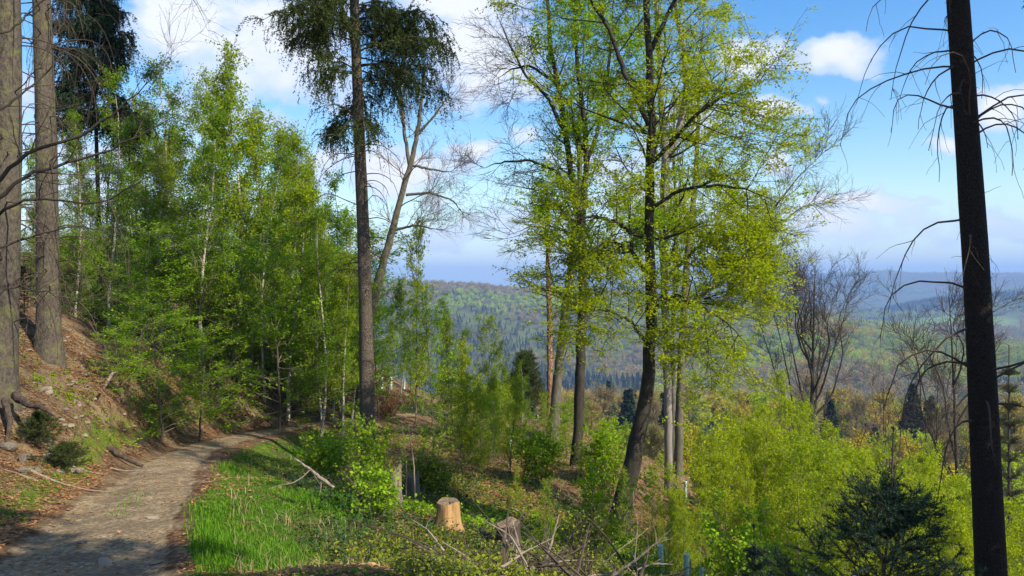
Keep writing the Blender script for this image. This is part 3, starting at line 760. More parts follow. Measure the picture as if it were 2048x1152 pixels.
build_tree('beech_tree', 'still leafless beech whose bare limbs spread to the right of the green crowns', 'tree', t5, rad([19, 17, 16, 15, 13, 11, 8, 5, 3], Y5), LV5, RNG(63),
           MAT['beech_bark'], MAT['twig'], l5, dict(lv=[(2, 4)], size=.07, flat=.5, jit=.06, sel=lambda e: e[:, 0] < 7.4), MAT['beech_leaf'], flare=.3, limb_weight=8)
Y6 = 34.0
t6 = wp([(1346, 950), (1347, 800), (1344, 690), (1350, 560), (1352, 420), (1347, 300), (1350, 180)], Y6); t6[0][2] = h1(t6[0][0], Y6)
build_tree('beech_tree', 'thin beech stem squeezed between the two pale trunks behind the leaning beech', 'tree', t6, rad([11, 10, 9, 8, 7, 5, 2], Y6),
           [dict(n=30, t=(.4, 1.0), ang=(50, 12), L=(2.6, .3), taper=.5, rr=.4, rmax=.04, rmin=.014, pts=6, wander=.1, up=.3), dict(n=9, t=(.15, 1), ang=(45, 12), L=(1.0, .3), taper=.5, rr=.5, rmin=.007, pts=4, wander=.12, flat=.5), dict(n=4, L=(.45, .3), pts=2, rmin=.004)], RNG(64),
           MAT['beech_bark'], MAT['twig'], (), dict(lv=[(2, 16)], size=.10, flat=.6, jit=.08), MAT['beech_leaf'], flare=.3)

# -- left pair of the beech group
Y2 = 22.0
t2 = wp([(1152, 945), (1157, 860), (1160, 760), (1164, 650), (1166, 530), (1164, 445), (1150, 395), (1136, 300), (1126, 230), (1116, 170), (1100, 90), (1096, 0), (1092, -160)], Y2)
t2[0][2] = h1(t2[0][0], Y2)
l2 = [(wp([(1164, 445), (1172, 350), (1172, 260), (1158, 160), (1150, 60), (1148, -60)], Y2), rad([14, 12, 11, 9, 7, 3], Y2)),
      (wp([(1160, 560), (1190, 500), (1225, 470), (1270, 460)], Y2), rad([8, 6, 4, 2], Y2)),
      (wp([(1150, 400), (1110, 340), (1060, 320), (1000, 325), (950, 340)], Y2), rad([8, 6, 5, 4, 2], Y2)),
      (wp([(1130, 270), (1100, 200), (1050, 150), (1015, 80), (985, 10)], Y2), rad([8, 7, 5, 4, 2], Y2)),
      (wp([(1116, 170), (1060, 130), (1020, 140), (985, 165)], Y2), rad([6, 5, 3, 2], Y2)),
      (wp([(1165, 520), (1120, 470), (1070, 450), (1020, 470)], Y2), rad([7, 5, 3, 2], Y2)),
      (wp([(1172, 330), (1200, 250), (1215, 150), (1225, 50), (1230, -60)], Y2), rad([9, 8, 7, 5, 2], Y2))]
LV2 = [dict(n=88, t=(.30, 1.0), ang=(56, 14), L=(2.1, .28), taper=.45, rr=.35, rmax=.04, rmin=.010, pts=7, wander=.10, up=.25, sides=3),
       dict(n=8, t=(.15, 1), ang=(46, 12), L=(.95, .3), taper=.5, rr=.5, rmin=.006, pts=4, wander=.12, up=.1, flat=.5),
       dict(n=6, t=(.1, 1), ang=(42, 14), L=(.42, .3), taper=.4, rr=.5, rmin=.004, pts=3, wander=.14, up=0, flat=.4)]
build_tree('beech_tree', 'dark straight beech with two upper stems and thin young leaves, left of the leaning beech', 'tree', t2, rad([22, 20, 20, 19, 18, 18, 13, 12, 11, 10, 9, 7, 3], Y2), LV2, RNG(65),
           MAT['beech_bark_dark'], MAT['beech_bark_dark'], l2, dict(lv=[(2, 12), (1, 8)], size=.076, flat=.6, jit=.05, sel=lambda e: e[:, 0] > 0.9 + .35 * np.sin(e[:, 2] * 1.3)), MAT['beech_leaf_green'], flare=.3, limb_weight=4)
Y1 = 25.0
t1 = wp([(1105, 885), (1112, 790), (1124, 680), (1138, 570), (1150, 470), (1160, 380), (1158, 280), (1162, 180), (1170, 60)], Y1); t1[0][2] = h1(t1[0][0], Y1)
build_tree('beech_tree', 'brownish beech leaning to the right next to the broken reddish snag', 'tree', t1, rad([23, 20, 18, 17, 14, 11, 9, 6, 2], Y1),
           [dict(n=50, t=(.35, 1.0), ang=(58, 12), L=(2.4, .3), taper=.5, rr=.35, rmax=.04, rmin=.012, pts=6, wander=.1, up=.1, side=(-.3, 0, 0)), dict(n=8, t=(.15, 1), ang=(45, 12), L=(1.0, .3), taper=.5, rr=.5, rmin=.007, pts=4, wander=.12, flat=.4),
            dict(n=6, L=(.45, .3), ang=(40, 12), pts=2, rmin=.004, wander=.12)], RNG(66), MAT['beech_bark'], MAT['twig'], (), dict(lv=[(2, 5)], size=.08, flat=.6, jit=.06, keep=.4), MAT['beech_leaf_green'], flare=.3)
# -- broken reddish snag
ts = wp([(1099, 800), (1100, 740), (1099, 650), (1097, 560), (1095, 460), (1096, 400), (1090, 366)], 26.0); ts[0][2] = h1(ts[0][0], 26.0)
build_tree('broken_snag', 'broken reddish dead trunk with a splintered top at the left side of the beech group', 'tree', ts, rad([13, 12, 11, 10, 8, 7, 2], 26.0),
           [dict(n=22, t=(.35, .97), ang=(75, 14), L=(.9, .5), taper=.2, rr=.3, rmin=.008, pts=4, wander=.14, up=-.4), dict(n=3, L=(.35, .4), pts=3, rmin=.005, wander=.15)], RNG(67), MAT['red_bark'], MAT['twig'], flare=.2)

# -- leaning bare tree behind the middle spruce
Ye = 30.0
te = wp([(716, 800), (738, 650), (757, 560), (782, 470), (800, 400), (820, 335), (835, 270), (845, 190), (851, 125)], Ye); te[0][2] = h1(te[0][0], Ye)
le = [(wp([(820, 335), (808, 260), (801, 180), (799, 120)], Ye), rad([8, 7, 5, 2], Ye)),
      (wp([(835, 270), (870, 230), (905, 180)], Ye), rad([6, 4, 2], Ye)),
      (wp([(812, 390), (860, 385), (905, 400), (935, 440)], Ye), rad([6, 5, 3, 2], Ye)),
      (wp([(822, 330), (870, 340), (915, 345)], Ye), rad([6, 4, 2], Ye)),
      (wp([(790, 460), (830, 450), (880, 460)], Ye), rad([6, 4, 2], Ye))]
build_tree('bare_tree', 'leafless tree leaning right behind the middle spruce with fine pale twigs against the clouds', 'tree', te, rad([20, 18, 16, 14, 12, 11, 9, 6, 3], Ye),
           [dict(n=54, t=(.40, 1.0), ang=(60, 14), L=(1.7, .3), taper=.4, rr=.35, rmax=.03, rmin=.011, pts=6, wander=.10, up=.35, side=(.15, 0, 0)), dict(n=9, t=(.15, 1), ang=(40, 12), L=(.9, .3), taper=.4, rr=.5, rmin=.007, pts=4, wander=.12, up=.1),
            dict(n=6, L=(.42, .3), ang=(38, 14), pts=3, rmin=.0045, wander=.12)], RNG(68), MAT['beech_bark'], MAT['twig_pale'], le, flare=.3, limb_weight=5)

# -- bare trees on the right slope
def bare(px, ytop, Y, wd, seed, lab, spread=1.0, nlimb=7, lean=0, fork=.35, cat='tree', twigm='twig', fine=1.0):
    rng = RNG(seed); x = (px - 1024) / F * Y; z = h1(x, Y); top = W(px + lean, ytop, Y); H = top[2] - z
    base = np.array([x, Y, z]); tr = [base, base + [0, 0, H * .2], base + [lean * .2 / F * Y, 0, H * .45], base + [lean * .6 / F * Y, 0, H * .75], np.array([top[0], Y, top[2]])]
    r = wd * .5 / F * Y; limbs = []
    for i in range(nlimb):
        t = fork + (.80 - fork) * (i / nlimb) ** 1.3; a = i * 2.4 + rng.uniform(-.3, .3) + (0 if i % 2 else 3.14)
        s = np.array([np.interp(t, [0, .2, .45, .75, 1], [p[k] for p in tr]) for k in range(3)])
        L = H * (1 - t) * rng.uniform(.85, 1.05); d = np.array([math.cos(a), math.sin(a) * .8, 0]) * L * .27 * spread
        j = lambda: rng.normal(0, .02 * H, 3)
        limbs.append(([s, s + d * .34 + [0, 0, L * .16] + j() * .5, s + d * .58 + [0, 0, L * .42] + j(), s + d * .82 + [0, 0, L * .68] + j(), s + d * 1.05 + [0, 0, L * .93]], [r * .42 * (1 - t * .4), r * .30, r * .20, r * .12, r * .05]))
    q = H / 18
    return build_tree('bare_tree', lab, cat, tr, [r * 1.1, r * .9, r * .66, r * .3, r * .08],
               [dict(n=int(95 * fine), t=(.35, 1), ang=(42, 12), L=(2.7 * q, .3), taper=.4, rr=.38, rmax=.05 * q, rmin=.018 * q, pts=5, wander=.12, up=.45), dict(n=9, t=(.15, 1), ang=(38, 12), L=(1.3 * q, .3), taper=.4, rr=.5, rmin=.010 * q, pts=3, wander=.14, up=.2),
                dict(n=7, L=(.6 * q, .3), ang=(36, 14), pts=2, rmin=.006 * q, wander=.12, up=.1)], rng, MAT['beech_bark_dark'], MAT[twigm], limbs, flare=.3, limb_weight=9)
bare(1622, 530, 62, 14, 71, 'leafless beech with fan-shaped crown standing alone against the far hills', 1.15, 11, 8, .32, fine=1.4)
bare(1920, 575, 42, 13, 72, 'leafless tree with sparse crown just left of the dark right foreground trunk', 1.1, 7, -22, .45, fine=.6)
bare(1866, 760, 40, 10, 73, 'short bare tree on the slope left of the taller leafless tree', .9, 5, 10, .3, fine=.4)
bare(1770, 745, 46, 6, 76, 'pale slender bare sapling rising behind the young spruce', .8, 4, -4, .35, twigm='twig_pale', fine=.35)

# -- bare branches reaching in from a tree left of the frame
def left_bare():
    rng = RNG(81); Y = 9.0
    base = np.array([-6.9, 9.0, h1(-6.9, 9.0)])
    tr = [base, W(-75, 700, Y), W(-60, 500, Y), W(-70, 300, Y), W(-60, 0, Y), W(-50, -500, Y)]
    L = [([W(-62, 420, 9.0), W(60, 300, 9.0), W(160, 275, 9.0), W(270, 190, 9.0), W(360, 105, 9.0)], [.025, .021, .016, .010, .004]),
         ([W(-62, 440, 9.0), W(60, 345, 9.1), W(200, 310, 9.2), W(330, 245, 9.3), W(400, 205, 9.4)], [.024, .020, .014, .008, .003]),
         ([W(-60, 460, 9.0), W(60, 395, 8.9), W(200, 410, 8.8), W(300, 350, 8.7), W(390, 300, 8.7)], [.022, .015, .010, .006, .003]),
         ([W(-60, 520, 9.0), W(40, 480, 9.2), W(140, 450, 9.4), W(280, 470, 9.6)], [.018, .013, .008, .003]),
         ([W(-60, 90, 9.0), W(20, 60, 9.2), W(90, 0, 9.4), W(140, -60, 9.6)], [.022, .013, .008, .003]),
         ([W(-60, 260, 9.0), W(30, 200, 9.2), W(110, 130, 9.4), W(150, 60, 9.6)], [.022, .013, .008, .003]),
         ([W(-60, 620, 9.0), W(30, 570, 9.2), W(110, 590, 9.0), W(180, 640, 9.0)], [.016, .010, .006, .003]),
         ([W(-55, -200, 9.0), W(150, -180, 9.4), W(330, -90, 9.7), W(395, 10, 9.8), W(425, 80, 9.9)], [.03, .02, .012, .006, .003]),
         ([W(-55, -260, 9.0), W(250, -240, 9.4), W(480, -130, 9.7), W(530, -20, 9.8)], [.03, .02, .012, .004])]
    build_tree('bare_tree', 'bare beech left of the frame whose dark leafless branches reach in across the sky', 'tree', tr, [.14, .12, .11, .10, .08, .03],
               [dict(n=90, t=(.35, 1), ang=(42, 12), L=(1.0, .35), taper=.3, rr=.45, rmax=.01, rmin=.0032, pts=6, wander=.10, up=.15), dict(n=6, t=(.15, 1), ang=(40, 12), L=(.42, .35), taper=.3, rr=.5, rmin=.002, pts=4, wander=.12, up=.1),
                dict(n=3, L=(.14, .3), ang=(40, 14), pts=2, rmin=.0014, wander=.1)], rng, MAT['beech_bark_dark'], MAT['twig'], L, flare=.3, limb_weight=60)
left_bare()

# ------------------------------------------------------------------ prototypes of young trees
class Stock:
    """one built tree per variant; the first placement uses the tree itself, later ones copy it"""
    def __init__(s, roots, H): s.roots = roots; s.used = [False] * len(roots); s.H = H
    def put(s, i, x, y, h, label, group=None, rz=0, tilt=(0, 0), dz=0, wide=1.0):
        i %= len(s.roots); r = s.roots[i]; sc = h / s.H
        loc = (x, y, h1(x, y) - .03 + dz)
        if not s.used[i]:
            s.used[i] = True; r.location = loc; r.rotation_euler = (tilt[0], tilt[1], rz); r.scale = (sc * wide, sc * wide, sc); r['label'] = label
            if group: r['group'] = group
            return r
        return copy_thing(r, loc, rz, (sc * wide, sc * wide, sc), label, group, tilt)
    def finish(s):
        for r, u in zip(s.roots, s.used):
            if not u:
                for c in list(r.children): bpy.data.objects.remove(c)
                bpy.data.objects.remove(r)

def young(name, H, r, levels, leaf, leafm, bark, twig, seed, bend=.25, flare=.1):
    rng = RNG(seed); z = np.linspace(0, H, 7)
    tr = [np.array([bend * math.sin(q * .5 + seed), bend * math.cos(q * .37 + seed * 2), q]) for q in z]; o = tr[0].copy(); tr = [t - o for t in tr]
    return build_tree(name, 'young tree', 'tree', tr, list(np.interp(z, [0, H], [r, r * .1])), levels, rng, bark, twig, (), leaf, leafm, flare=flare, sides=9, trunkpts=20)
birch_lv = lambda n1=46, L1=1.75: [dict(n=n1, t=(.16, .99), ang=(42, 10), L=(L1, .25), taper=.8, rr=.4, rmax=.03, rmin=.008, pts=6, wander=.10, up=.35, gz=-.6, sides=3),
                       dict(n=9, t=(.15, 1), ang=(42, 14), L=(.55, .35), taper=.3, rr=.5, rmin=.005, pts=3, wander=.14, up=-.35, gz=-.8, sides=3)]
birch = Stock([young('birch_tree', 10, .075, birch_lv(52, 1.9), dict(lv=[(1, 21), (0, 7)], size=.085, flat=.15, jit=.08, tri=True), MAT[m], MAT['birch_bark'], MAT['sapling_bark'], 100 + i)
               for i, m in enumerate(['birch_leaf', 'birch_leaf_dark', 'birch_leaf', 'birch_leaf_dark'])], 10)
sap_lv = [dict(n=70, t=(.05, .99), ang=(46, 12), L=(1.5, .28), taper=.7, rr=.4, rmax=.02, rmin=.006, pts=5, wander=.12, up=.4, gz=-.3, sides=3),
          dict(n=7, t=(.15, 1), ang=(44, 14), L=(.5, .35), taper=.3, rr=.5, rmin=.004, pts=3, wander=.14, up=0, sides=3)]
sapling = Stock([young('birch_sapling', 6, .04, sap_lv, dict(lv=[(1, 14), (0, 8)], size=.075, flat=.4, jit=.04, tri=True), MAT[m], MAT['sapling_bark'], MAT['sapling_bark'], 120 + i)
                 for i, m in enumerate(['birch_leaf_yellow', 'birch_leaf_yellow', 'birch_leaf', 'birch_leaf_yellow'])], 6)
beech_lv = [dict(n=48, t=(.05, .97), ang=(62, 12), L=(1.9, .3), taper=.6, rr=.45, rmax=.02, rmin=.006, pts=6, wander=.11, up=.15, flat=.4, sides=3),
            dict(n=9, t=(.12, 1), ang=(46, 12), L=(.55, .3), taper=.5, rr=.5, rmin=.004, pts=3, wander=.12, flat=.7, sides=3)]
young_beech = Stock([young('young_beech', 5, .035, beech_lv, dict(lv=[(1, 17), (0, 10)], size=.075, flat=.85, jit=.04), MAT[m], MAT['beech_bark'], MAT['sapling_bark'], 140 + i)
                     for i, m in enumerate(['shrub_leaf', 'beech_leaf_green', 'shrub_leaf'])], 5)

def X(px, Y): return (px - 1024) / F * Y
def put(stock, i, px, ytop, Y, label, group=None, wide=1.0, tilt=(0, 0), rz=None, hmin=.5):
    x = X(px, Y); h = max(hmin, W(px, ytop, Y)[2] - h1(x, Y))
    return stock.put(i, x, Y, h, label, group, rz=(i * 2.399 if rz is None else rz), tilt=tilt, wide=wide)

# -- birch thicket on the left bank; named individuals at its front edge, then the mass behind
rr_ = random.Random(4)
def zone(px, cuts):
    for c, t in cuts:
        if px < c: return t
ZL = [(170, 'behind the two big left trunks'), (300, 'under the dark hanging foliage'), (420, 'left of the tallest birch'), (520, 'around the tallest birch'), (620, 'between the tallest birch and the middle spruce'), (9999, 'next to the middle spruce')]
ZR = [(1450, 'beside the pale double trunks'), (1570, 'under the bare spreading limbs'), (1720, 'below the fan-shaped bare beech'), (1850, 'behind the dark young spruce'), (9999, 'around the dark right foreground trunk')]
put(birch, 0, 462, 108, 29, 'tallest birch of the left thicket with a white stem and airy tip', wide=.9)
put(birch, 3, 530, 300, 27.2, 'white-stemmed birch leaning over the foot of the bank left of the middle spruce', wide=.75, tilt=(0, .06))
put(birch, 2, 572, 255, 31, 'slim birch with pale stem right of the tallest birch', wide=.8)
put(birch, 1, 215, 150, 24, 'birch rising behind the two big left spruce trunks', wide=.9)
put(birch, 0, 620, 318, 34, 'birch with a thin pointed tip on the falling right side of the left thicket', wide=.8)
put(birch, 1, 655, 352, 33, 'rounded birch left of the middle spruce at the end of the thicket', wide=.95)
for (px, yt) in [(150, 215), (265, 175), (310, 125), (352, 150), (395, 138), (430, 200), (500, 190), (545, 235), (330, 260), (250, 320), (120, 300), (190, 340), (385, 300),
                 (420, 340), (480, 340), (300, 380), (60, 260), (20, 330), (590, 350), (665, 400), (700, 430), (690, 490), (640, 440), (560, 420), (520, 400), (450, 420), (610, 470),
                 (135, 260), (235, 200), (285, 180), (412, 190), (515, 270), (300, 250), (355, 260), (590, 300), (575, 340), (640, 390), (110, 380), (160, 420), (230, 400), (290, 450), (350, 430), (50, 400), (600, 420), (500, 470)]:
    Y = rr_.uniform(26, 40) if yt < 360 else rr_.uniform(24, 34)
    if px < 240: Y = rr_.uniform(21, 32)
    put(birch, rr_.randrange(4), px + rr_.uniform(-8, 8), yt + 22 + rr_.uniform(-14, 14), Y, 'young birch of the left thicket ' + zone(px, ZL), 'birches massed in the left thicket, those ' + zone(px, ZL), wide=rr_.uniform(.8, 1.15), rz=rr_.uniform(0, 6))
# -- leafy young beeches filling the foot of the thicket
put(young_beech, 0, 325, 600, 17.6, 'bright green bushy beech overhanging the bank on the left of the path', wide=1.35)
put(young_beech, 2, 245, 650, 16.6, 'small bright beech bush left of the larger overhanging one', wide=1.4)
put(young_beech, 1, 400, 650, 19.5, 'low spreading beech bush at the right end of the overhanging greenery', wide=1.5)
for k in range(70):
    px = rr_.uniform(60, 720); Y = rr_.uniform(24, 38)
    if px < 330: Y = rr_.uniform(20, 32)
    yt = rr_.uniform(440, 650)
    put(young_beech, rr_.randrange(3), px, yt, Y, 'low leafy beech under the birches ' + zone(px, ZL), 'undergrowth beeches in the left thicket, those ' + zone(px, ZL), wide=rr_.uniform(.9, 1.35), rz=rr_.uniform(0, 6), hmin=1.6)
# -- middle: slim birches and saplings beyond the path bend
put(sapling, 1, 832, 458, 31, 'slim bright birch sapling with pointed top right of the leaning bare tree', wide=.62)
put(birch, 0, 800, 560, 36, 'birch filling the gap right of the middle spruce', wide=.9)
put(young_beech, 0, 868, 588, 21.5, 'slender leafy sapling with several upright stems in the middle of the slope', wide=.62)
put(young_beech, 2, 758, 560, 30, 'light green sapling directly right of the middle spruce trunk', wide=.8)
for (px, yt, Y) in [(925, 660, 26), (968, 640, 28), (1000, 690, 27), (905, 640, 33), (945, 690, 22), (985, 740, 20), (1040, 720, 24), (890, 600, 38), (850, 620, 36), (780, 640, 38), (1020, 760, 18), (960, 790, 17), (925, 760, 19)]:
    put(sapling if rr_.random() < .75 else birch, rr_.randrange(4), px, yt, Y, 'green clump sapling ' + zone(px, [(930, 'behind the slender many-stemmed sapling'), (9999, 'right of the slender many-stemmed sapling')]), 'saplings clumped on the middle slope, those ' + zone(px, [(930, 'behind the slender many-stemmed sapling'), (9999, 'right of the slender many-stemmed sapling')]), wide=rr_.uniform(.8, 1.1), rz=rr_.uniform(0, 6))
for k in range(26):
    px = rr_.uniform(860, 1230); Y = rr_.uniform(17, 40); yt = rr_.uniform(720, 880) + (60 if px > 1080 else 0)
    put(young_beech if rr_.random() < .5 else sapling, rr_.randrange(3), px, yt, Y, 'small leafy sapling ' + zone(px, [(1000, 'left of the beech group'), (1110, 'below the broken snag'), (9999, 'between the beech trunks')]), 'saplings scattered among the beeches, those ' + zone(px, [(1000, 'left of the beech group'), (1110, 'below the broken snag'), (9999, 'between the beech trunks')]), wide=rr_.uniform(.9, 1.3), rz=rr_.uniform(0, 6), hmin=.9)
# -- right: yellow-green birch sapling thicket
def thick_top(px): return np.interp(px, [1380, 1430, 1500, 1560, 1620, 1700, 1780, 1860, 1940, 2060], [870, 825, 812, 795, 832, 860, 885, 915, 955, 985])
put(sapling, 0, 1560, 752, 24, 'tallest yellow-green sapling tip of the right hand thicket', wide=.8)
for k in range(84):
    px = rr_.uniform(1385, 2040); Y = rr_.uniform(13, 30)
    yt = thick_top(px) + rr_.uniform(-25, 55) + (30 - Y) * 5.5
    x = X(px, Y)
    put(sapling, k, px, yt, Y, 'yellow-green birch sapling ' + zone(px, ZR), 'birch saplings massed on the right slope, those ' + zone(px, ZR), wide=rr_.uniform(.65, 1.15), rz=rr_.uniform(0, 6), hmin=1.2)
for k in range(22):
    px = rr_.uniform(1020, 1420); Y = rr_.uniform(10.5, 15)
    put(sapling, k, px, 930 + rr_.uniform(0, 130), Y, 'knee-high thin sapling ' + zone(px, [(1180, 'above the brush pile'), (1300, 'at the leaning beech foot'), (9999, 'under the pale double trunks')]), 'thin saplings round the leaning beech, those ' + zone(px, [(1180, 'above the brush pile'), (1300, 'at the leaning beech foot'), (9999, 'under the pale double trunks')]), wide=rr_.uniform(.6, 1.0), rz=rr_.uniform(0, 6), hmin=.5)
for s_ in (birch, sapling, young_beech): s_.finish()

# ------------------------------------------------------------------ woods of the valley and hills
def cloud_pts(n, rng, lobes, R, H, z0, shell=.55):
    c = rng.standard_normal((lobes, 3)); c = norm(c) * rng.uniform(.2, .62, (lobes, 1)); c[:, 2] = np.abs(c[:, 2]) * .9 - .15
    i = rng.integers(0, lobes, n); d = norm(rng.standard_normal((n, 3))) * rng.uniform(shell, 1, (n, 1)) ** .6 * .42
    p = c[i] + d
    return p * np.array([R, R, H * .55]) + np.array([0, 0, z0 + H * .4])

def proto_wood(kind, detail, seed):
    """crown and trunk of a whole woodland tree, base at the origin, about 18 m high"""
    rng = RNG(seed); a = Acc(); tr = Acc()
    tubes(tr, np.array([[[0, 0, -1], [.1, 0, 5], [0, .1, 10], [.1, 0, 14.5]]], float), np.array([[.26, .2, .14, .04]]), 6)
    if kind == 'conifer':
        n = int(520 * detail); t = rng.uniform(0, 1, n) ** .75; ang = rng.uniform(0, 6.28, n); rad_ = (1 - t) ** 1.25 * 4.4 * rng.uniform(.6, 1.05, n) * (1 + .15 * np.sin(t * 60)) + .12
        p = np.stack([np.cos(ang) * rad_, np.sin(ang) * rad_, 2.5 + t * 17 - rad_ * .3], -1)
        leaf_tris(a, p, 1.5 / detail ** .35, rng, .7)
    elif kind == 'bare':
        st = np.array([[[0, 0, 3.5], [.1, 0, 8], [0, .1, 12], [.1, 0, 16]]], float); R_ = np.array([[.2, .16, .1, .04]])
        C, CR, _, _ = branch(st, R_, 24, rng, t=(.15, 1), ang=(42, 12), L=(5.2, .3), taper=.55, rr=.5, rmin=.05, pts=4, wander=.1, up=.5)
        tubes(tr, C, CR, 3)
        S, SR, _, _ = branch(C, CR, int(9 * max(1, detail ** .5)), rng, t=(.2, 1), ang=(38, 12), L=(2.2, .3), taper=.4, rr=.4, rmin=.022 / detail ** .3, pts=2, wander=.12, up=.3)
        tubes(tr, S, SR, 3)
        p, T = along(S, int(4 * detail) + 1, rng, .15)
        K = len(p); d = norm(T + .6 * rng.standard_normal((K, 3))) * rng.uniform(.5, 1.1, (K, 1)); w_ = norm(np.cross(d, rng.standard_normal((K, 3)))) * (.05 / detail ** .3)
        a.add(np.stack([p - w_, p + w_, p + d], 1), t=(np.arange(K) * 3)[:, None] + np.arange(3)[None], tint=np.repeat(rng.uniform(0, 1, K), 3))
    else:
        if detail >= 2:
            st = np.array([[[0, 0, 3.5], [.1, 0, 8], [0, .1, 12], [.1, 0, 15]]], float); R_ = np.array([[.2, .16, .1, .04]])
            C, CR, _, _ = branch(st, R_, 26, rng, t=(.1, 1), ang=(55, 12), L=(5.0, .25), taper=.55, rr=.5, rmin=.05, pts=4, wander=.1, up=.3)
            tubes(tr, C, CR, 3)
            S, SR, _, _ = branch(C, CR, 8, rng, t=(.2, 1), ang=(45, 12), L=(1.8, .3), taper=.4, rr=.4, rmin=.02, pts=2, wander=.12)
            tubes(tr, S, SR, 3)
            p, T = along(S, int(9 * detail), rng, .28); leaf_tris(a, p, .42, rng, .4)
        else:
            p = cloud_pts(int(330 * detail), rng, 9, 7.2, 15, 3.5); leaf_tris(a, p, 1.35, rng, .55)
    return tr, a

WOOD_G = 'woodland trees on the slope below'
def far_woods():
    kinds = [('leaf', 'far_green'), ('leaf', 'far_orange'), ('bare', 'far_brown'), ('conifer', 'far_conifer'), ('leaf', 'far_shoot'), ('leaf', 'far_brown')]
    # individual trees of the near wood
    roots = []
    for i, (k, m) in enumerate(kinds[:5] * 2):
        tr, a = proto_wood(k, {'leaf': 3, 'bare': 3, 'conifer': 3}[k], 300 + i)
        r = thing({'leaf': 'woodland_tree', 'bare': 'bare_woodland_tree', 'conifer': 'woodland_conifer'}[k], 'tree', 'tree', (0, 0, 0))
        link('trunk', tr.mesh('trunk', MAT['twig'], False), r, kind=None); link('crown', a.mesh('crown', MAT[m], False), r, kind='stuff')
        roots.append(r)
    labels = ['pale green budding tree of the wood below', 'orange-yellow budding tree of the wood below', 'brown leafless tree of the wood below',
              'dark conifer of the wood below', 'fresh yellow-green tree of the wood below']
    groups = ['pale green trees in the wood below', 'orange-yellow trees in the wood below', 'brown leafless trees in the wood below', 'dark conifers in the wood below', 'fresh green trees in the wood below']
    rng = RNG(77); used = [False] * len(roots)
    ZW = [(1000, ' left of the beech group'), (1300, ' seen between the beech trunks'), (1480, ' under the green beech crown'), (1640, ' around the fan-shaped bare beech'), (1800, ' behind the young spruce'), (9999, ' near the right foreground trunk')]
    def one(k, x, y, H, wide=1.0):
        zt = zone(1024 + x / y * F, ZW) + (', farther back' if y > 120 else '')
        lab_, grp_ = labels[k] + zt, groups[k] + zt
        i = k + 5 * int(rng.integers(0, 2)); sc = H / 18; loc = (x, y, h1(x, y) - .2); rz = rng.uniform(0, 6.28)
        if not used[i]:
            used[i] = True; r = roots[i]; r.location = loc; r.rotation_euler = (0, 0, rz); r.scale = (sc * wide, sc * wide, sc); r['label'] = lab_; r['group'] = grp_
        else: copy_thing(roots[i], loc, rz, (sc * wide, sc * wide, sc), lab_, grp_)
    spots = []
    for _ in range(6000):
        u = rng.uniform(-.06, .68); Y = math.exp(rng.uniform(math.log(52), math.log(330)))
        x = u * Y
        if abs(u - .235) < .035 and 95 < Y < 205: continue
        dmin = 3.6 + Y * .022
        if all((x - a) ** 2 + (Y - b_) ** 2 > dmin ** 2 for a, b_ in spots): spots.append((x, Y))
        if len(spots) >= 290: break
    for x, Y in spots:
        u = x / Y; f = float(fbm(x, Y, .03, 3, 9.0)); q = rng.uniform()
        if Y < 120:
            w = [.22, .24, .28, .05, .21] if u > .36 else [.3, .17, .18, .08, .27]
            H = rng.uniform(6, 10.5) if Y < 85 else rng.uniform(9, 14)
        else:
            w = [.18, .42, .18, .10, .12] if f > -.1 else [.12, .18, .36, .26, .08]
            H = rng.uniform(15, 20) * (1 if Y > 150 else .85)
        # keep the crowns of the wood at the height the skyline of the wood has
        k = int(rng.choice(5, p=w)); z = h1(x, Y)
        lim = (CAMZ - .120 * Y) - z if Y > 150 else (CAMZ - .178 * Y) - z
        if u < .2: lim = min(lim, (CAMZ - .135 * Y) - z)
        H = min(H, max(3.5, lim)) * rng.uniform(.85, 1.04)
        one(k, x, Y, H, (1.0 if H > 9 else 1.2) * (1.35 if k == 3 else 1))
    for i, r in enumerate(roots):
        if not used[i]:
            for c in list(r.children): bpy.data.objects.remove(c)
            bpy.data.objects.remove(r)
    # dark conifers seen singly below the fan-shaped beech and at the right edge
    # ---- masses on the hills
    pc = bpy.data.collections.new('wood_prototypes')
    for i, (k, m) in enumerate(kinds):
        tr, a = proto_wood(k, 1.0, 400 + i)
        o = bpy.data.objects.new(f'crown_{"abcdef"[i]}', a.mesh('crown', MAT[m], False)); pc.objects.link(o)
    def mass(name, n, u0, u1, r0, r1, seed, label, sc, pick, kindlabel='wood'):
        rng = RNG(seed)
        u = rng.uniform(u0, u1, n); r = np.sqrt(rng.uniform(r0 ** 2, r1 ** 2, n)); Yv = r / np.sqrt(1 + u * u); Xv = u * Yv
        if True:
            fu = Xv / Yv
            keep = ~((np.abs(fu - .55) < .085) & (np.abs(r - 2450) < 160))
            keep &= ~((np.abs(fu - .235) < .04) & (Yv < 200))
            Xv, Yv, r = Xv[keep], Yv[keep], r[keep]
        Z = hgt(Xv, Yv)
        me = bpy.data.meshes.new(name); me.vertices.add(len(Xv)); me.vertices.foreach_set('co', np.stack([Xv, Yv, Z], -1).astype(np.float32).ravel())
        k = pick(Xv, Yv, rng)
        for nm, v, ty in (('pick', k, 'INT'), ('size', sc * rng.uniform(.55, 1.3, len(k)) * np.where(k == 3, .66, 1), 'FLOAT'), ('turn', rng.uniform(0, 6.28, len(k)), 'FLOAT')):
            x = me.attributes.new(nm, ty, 'POINT'); x.data.foreach_set('value', np.asarray(v, np.int32 if ty == 'INT' else np.float32))
        o = link(name, me); tag(o, label, kindlabel, None, 'stuff')
        ng = bpy.data.node_groups.new(name, 'GeometryNodeTree')
        ng.interface.new_socket('Geometry', in_out='INPUT', socket_type='NodeSocketGeometry'); ng.interface.new_socket('Geometry', in_out='OUTPUT', socket_type='NodeSocketGeometry')
        N, L = ng.nodes, ng.links
